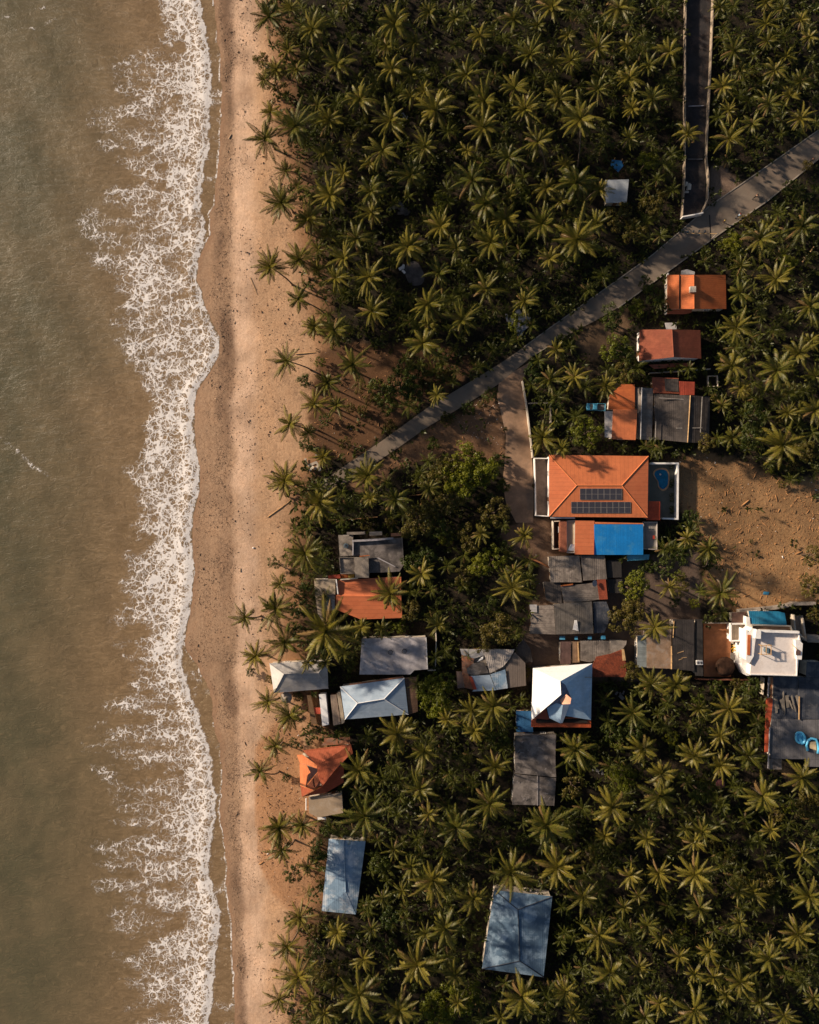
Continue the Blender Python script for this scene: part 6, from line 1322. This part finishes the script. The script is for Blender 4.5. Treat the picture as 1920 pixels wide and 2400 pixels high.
a = W(1795, 1390); mb = MB(); mb.slab([a+Vector((-.7, -.3, .12)), a+Vector((.6, -.4, .1)), a+Vector((.7, .3, .3)), a+Vector((-.5, .4, .2))], .08); tag(mb.build('blue_sheet', teal_roof), 'small blue plastic sheet lying on the dirt field', 'sheet')
a = W(1688, 1838, 1.9); T = thing('parasol', 'small dull pink parasol in a gap of the lower right grove', 'parasol', (a.x, a.y, 0)); mb = MB(); mb.tube([(a.x, a.y, 1.9), (a.x, a.y, 2.4)], [1.15, .08], 8); mb.build('canopy', mat('dusty_pink', srgb(176, 104, 100), .8), T); mb = MB(); mb.tube([(a.x, a.y, 0), (a.x, a.y, 1.95)], .04, 6); mb.build('pole', steel, T)
a = W(741, 1640, 1.2); T = thing('parasol', 'round grey brown parasol on the sand between two beach palms', 'parasol', (W(671, 1635).x, W(671, 1635).y, 0)); c_ = W(671, 1635, 2); mb = MB(); mb.tube([(c_.x, c_.y, 1.9), (c_.x, c_.y, 2.5)], [1.35, .08], 12); mb.build('canopy', concrete, T); mb = MB(); mb.tube([(c_.x, c_.y, 0), (c_.x, c_.y, 1.95)], .04, 6); mb.build('pole', steel, T)
# ------------------------------------------------------------------ utility pole
a = W(1666, 562); T = thing('utility_pole', 'concrete utility pole with a long cross arm at the road edge', 'pole', (a.x, a.y, 0))
HP = 4.6
tp = W(1666, 560, HP); g = Vector((a.x-.2, a.y, 0)); 
mb = MB(); mb.tube([(a.x, a.y, 0), (a.x, a.y, HP)], [.2, .14], 8); mb.build('mast', concrete, T)
mb = MB(); mb.bar(Vector((a.x+.4, a.y, HP-.3)), Vector((a.x-6.9, a.y+.1, HP-.25)), .11); mb.build('cross_arm', tan_wood, T)
for dx, dy in ((-5.6, .5), (-4.3, .55), (-3.0, .5), (-4.4, -.35), (-6.9, .35)):
    mb = MB(); mb.tube([(a.x+dx, a.y+dy*.3, HP-.3), (a.x+dx, a.y+dy, HP+.1), (a.x+dx, a.y+dy, HP+.35)], [.06, .22, .14], 7); mb.build('insulator', mat('insulator_glaze', srgb(34, 48, 62), .4), T)
# ------------------------------------------------------------------ vehicles and people
def P_(c, rot, x, y, z): ca, sa = math.cos(rot), math.sin(rot); return Vector((c.x+x*ca-y*sa, c.y+x*sa+y*ca, c.z+z))
c = W(1395, 955); rot = R(178)
T = thing('pickup_truck', 'light blue pickup truck with a dark windscreen parked in the shade', 'pickup', (c.x, c.y, 0))
body = mat('truck_paint', srgb(84, 166, 200), .35, var=.05, spec=.5); mb = MB()
def lbox(x0, x1, y0, y1, z0, z1, mb, x0t=None, x1t=None, ins=0):
    x0t = x0 if x0t is None else x0t; x1t = x1 if x1t is None else x1t
    v = [(x0, y0, z0), (x1, y0, z0), (x1, y1, z0), (x0, y1, z0), (x0t, y0+ins, z1), (x1t, y0+ins, z1), (x1t, y1-ins, z1), (x0t, y1-ins, z1)]
    n = len(mb.v); mb.v += [tuple(P_(c, rot, *a_)) for a_ in v]
    for f_ in ((0, 3, 2, 1), (4, 5, 6, 7), (0, 1, 5, 4), (1, 2, 6, 5), (2, 3, 7, 6), (3, 0, 4, 7)): mb.f.append(tuple(n+i for i in f_)); mb.m.append(0)
lbox(.9, 2.2, -.85, .85, .45, 1.0, mb, .9, 2.1, .06); lbox(-2.2, .9, -.85, .85, .45, .72, mb); lbox(-2.2, -.35, -.85, -.76, .72, 1.05, mb); lbox(-2.2, -.35, .76, .85, .72, 1.05, mb); lbox(-2.2, -2.1, -.76, .76, .72, 1.05, mb); lbox(-.35, -.25, -.85, .85, .72, 1.1, mb)
mb.build('body', body, T, bevel=.05)
mb = MB(); lbox(-.25, 1.35, -.82, .82, .72, 1.6, mb, -.1, .75, .12); mb.build('cab', body, T, bevel=.05)
mb = MB(); lbox(.86, 1.42, -.68, .68, 1.0, 1.52, mb, .84, .86, .06); mb.build('windscreen', glass, T)
mb = MB(); lbox(-2.08, -.37, -.74, .74, .73, .76, mb); mb.build('load_bed', slate, T)
for sx in (-1.35, 1.4):
    for sy in (-.86, .86):
        mb = MB(); mb.tube([P_(c, rot, sx, sy-.1, .34), P_(c, rot, sx, sy+.1, .34)], .34, 14); w_ = mb.build('wheel', black_rub, T); mb = MB(); mb.tube([P_(c, rot, sx, sy-.12, .34), P_(c, rot, sx, sy+.12, .34)], .17, 10); mb.build('rim', steel, w_)
for sy in (-.6, .6): mb = MB(); lbox(2.14, 2.22, sy-.15, sy+.15, .65, .85, mb); mb.build('headlight', glass, T)
def person(loc, rot, shirt, pants, label, hair, pose='stand', name='person', bare=False):
    c = Vector(loc); T = thing('person', label, 'person', c); T.location = c
    ride = pose == 'ride'
    J = {}; hip = .78 if ride else .92; lean = .18 if ride else 0
    if ride: legs = {s_: [(.0, .1*s_, hip), (.36, .2*s_, hip-.08), (.28, .2*s_, .32), (.42, .2*s_, .27)] for s_ in (-1, 1)}
    else: legs = {s_: [(.0, .09*s_, hip), (.12*s_, .1*s_, .5), (.02*s_-.03, .1*s_, .08), (.02*s_+.13, .1*s_, .04)] for s_ in (-1, 1)}
    sh = hip+.52; arms = {s_: [(lean, .19*s_, sh), ((.30 if ride else .03)+lean, .26*s_, sh-.24), ((.52 if ride else .12)+lean, .24*s_, sh-(.26 if ride else .48)), ((.58 if ride else .15)+lean, .24*s_, sh-(.27 if ride else .56))] for s_ in (-1, 1)}
    def skin(nm, V, E, Rr, mt_, parent, root=0):
        me = bpy.data.meshes.new(nm); me.from_pydata([tuple(P_(Vector((0, 0, 0)), rot, *v)) for v in V], E, []); me.materials.append(mt_)
        o = bpy.data.objects.new(nm, me); col.objects.link(o); o.parent = parent
        sk = o.modifiers.new('skin', 'SKIN'); me.skin_vertices.new() if not me.skin_vertices else None
        for i, rr in enumerate(Rr): me.skin_vertices[0].data[i].radius = (rr, rr); me.skin_vertices[0].data[i].use_root = (i == root)
        ss = o.modifiers.new('sub', 'SUBSURF'); ss.levels = 1; ss.render_levels = 1; return o
    V = [(0, 0, hip), (lean*.5, 0, hip+.25), (lean, 0, sh-.02), (lean+.03, 0, sh+.1), (lean+.06, 0, sh+.2), (lean+.07, 0, sh+.29)]; E = [(0, 1), (1, 2), (2, 3), (3, 4), (4, 5)]; Rr = [.14, .13, .14, .055, .095, .08]
    for s_ in (-1, 1):
        n = len(V); V += legs[s_]; E += [(0, n), (n, n+1), (n+1, n+2), (n+2, n+3)]; Rr += [.095, .07, .045, .04]
        n = len(V); V += arms[s_]; E += [(2, n), (n, n+1), (n+1, n+2), (n+2, n+3)]; Rr += [.06, .045, .034, .04]
    skin('body', V, E, Rr, mat('skin', srgb(142, 98, 74), .7, var=.05), T)
    if not bare:
        V = [(0, 0, hip+.02), (lean*.5, 0, hip+.25), (lean, 0, sh-.01)]; E = [(0, 1), (1, 2)]; Rr = [.165, .155, .165]
        for s_ in (-1, 1): n = len(V); a_ = arms[s_]; V += [a_[0], tuple(np.array(a_[0])*.35+np.array(a_[1])*.65)]; E += [(2, n), (n, n+1)]; Rr += [.075, .062]
        skin('shirt', V, E, Rr, shirt, T)
    V = [(0, 0, hip+.02)]; E = []; Rr = [.155]
    for s_ in (-1, 1): n = len(V); L = legs[s_]; V += [L[0], L[1], tuple(np.array(L[1])*.45+np.array(L[2])*.55)]; E += [(0, n), (n, n+1), (n+1, n+2)]; Rr += [.11, .085, .065]
    skin('trousers', V, E, Rr, pants, T)
    mb = MB(); p = P_(Vector((0, 0, 0)), rot, lean+.05, 0, sh+.27); mb.ball((p.x, p.y, p.z), .125, 10, 6, sq=(1, 1, .9)); o = mb.build('helmet' if ride else 'hair', hair, None, smooth=True); o.parent = T
    return T
def motorbike(px, py, ang, label, paint):
    c = W(px, py, 0); c.z = .045; rot = R(ang); T = thing('motorbike', label, 'motorbike', c)
    for x in (-.62, .65):
        mb = MB(); pth = [P_(c, rot, x+.27*math.cos(t*.524), 0, .31+.27*math.sin(t*.524)) for t in range(13)]; mb.tube(pth, .05, 6); w_ = mb.build('wheel', black_rub, T); mb = MB(); mb.tube([P_(c, rot, x, -.06, .31), P_(c, rot, x, .06, .31)], .09, 8); mb.build('hub', steel, w_)
    mb = MB(); mb.tube([P_(c, rot, -.75, 0, .72), P_(c, rot, -.3, 0, .7), P_(c, rot, .1, 0, .5), P_(c, rot, .35, 0, .62), P_(c, rot, .5, 0, .95)], [.07, .14, .13, .12, .06], 8); mb.build('frame', paint, T, smooth=True)
    mb = MB(); mb.tube([P_(c, rot, -.6, 0, .83), P_(c, rot, -.2, 0, .82), P_(c, rot, .08, 0, .78)], [.1, .13, .1], 8); mb.build('seat', black_rub, T, smooth=True)
    mb = MB(); mb.tube([P_(c, rot, .42, -.34, 1.0), P_(c, rot, .52, 0, .98), P_(c, rot, .42, .34, 1.0)], .025, 6); mb.build('handlebar', steel, T)
    mb = MB(); mb.tube([P_(c, rot, .5, 0, .95), P_(c, rot, .65, 0, .31)], .04, 6); mb.build('fork', steel, T)
    return c, rot
lb = mat('cloth_light_blue', srgb(170, 196, 216), .8); dk = mat('cloth_dark', srgb(38, 38, 46), .8); redc = mat('helmet_red', srgb(150, 56, 44), .4); tanc = mat('cloth_tan', srgb(214, 170, 140), .8); hairm = mat('hair_black', srgb(24, 20, 18), .6); yel = mat('cloth_yellow', srgb(214, 184, 84), .8)
c, rt = motorbike(1769, 463, 34, 'motorbike ridden in the middle of the road, the upper right one', dk); person((c.x-.05, c.y, c.z), rt, tanc, dk, 'rider in a tan top on the motorbike in the middle of the road', hairm, 'ride')
c, rt = motorbike(1729, 508, 34, 'dark motorbike close to the lower kerb of the road', mat('bike_blue', srgb(60, 80, 110), .4)); person((c.x-.1, c.y, c.z), rt, lb, dk, 'rider in a light blue shirt and red helmet near the road kerb', redc, 'ride')
c, rt = motorbike(1899, 379, 34, 'dark motorbike at the kerb near the right end of the road', dk); person((c.x-.05, c.y, c.z), rt, dk, dk, 'rider all in black at the kerb near the right end of the road', hairm, 'ride')
c = W(1695, 521, 0); c.z = .05; person(c, R(120), yel, dk, 'person in a yellow top walking on the road beside the utility pole', hairm)
c = W(1261, 1366, 0); person(c, R(60), lb, dk, 'person in pale clothes standing left of the stepped dark tin roofs', hairm)
c = W(1226, 1168, 0); 
a = W(1228, 872); mb = MB(); mb.tube([(a.x, a.y, 0), (a.x, a.y, 1.1)], [.2, .16], 8); tag(mb.build('gate_post', dark_void), 'dark stub post at the mouth of the dirt track', 'post')
for (px, py, lab) in ((1250, 1138, 'dark potted plant against the white wall beside the track'),):
    a = W(px, py); T = thing('potted_plant', lab, 'plant', (a.x, a.y, 0)); mb = MB(); mb.tube([(a.x, a.y, 0), (a.x, a.y, .5)], [.22, .3], 10); mb.build('pot', brick_wall, T); o = bpy.data.objects.new('foliage', BM[0][1]); col.objects.link(o); o.parent = T; o.location = (0, 0, .7); o.scale = (.55,)*3
k = 0
for (px, py) in ((1573, 1095), (1574, 1128), (1572, 1138), (1573, 1160), (1574, 1171), (1573, 1190), (1573, 1199)):
    k += 1; a = W(px, py, .3); T = thing('potted_plant', f'green shrub in the patio planting row beside the pool, {ORD[k-1]} from the top', 'plant', (a.x, a.y, .08), 'shrubs along the pool wall'); mb = MB(); mb.tube([(a.x, a.y, .08), (a.x, a.y, .4)], [.18, .24], 8); mb.build('pot', concrete, T); o = bpy.data.objects.new('foliage', BM[0][k % 4]); col.objects.link(o); o.parent = T; o.location = (0, 0, .5); o.scale = (.6, .6, .6)
# power line
print('palms', len(palms), 'bushes', len(bushes), 'objects', len(bpy.data.objects))
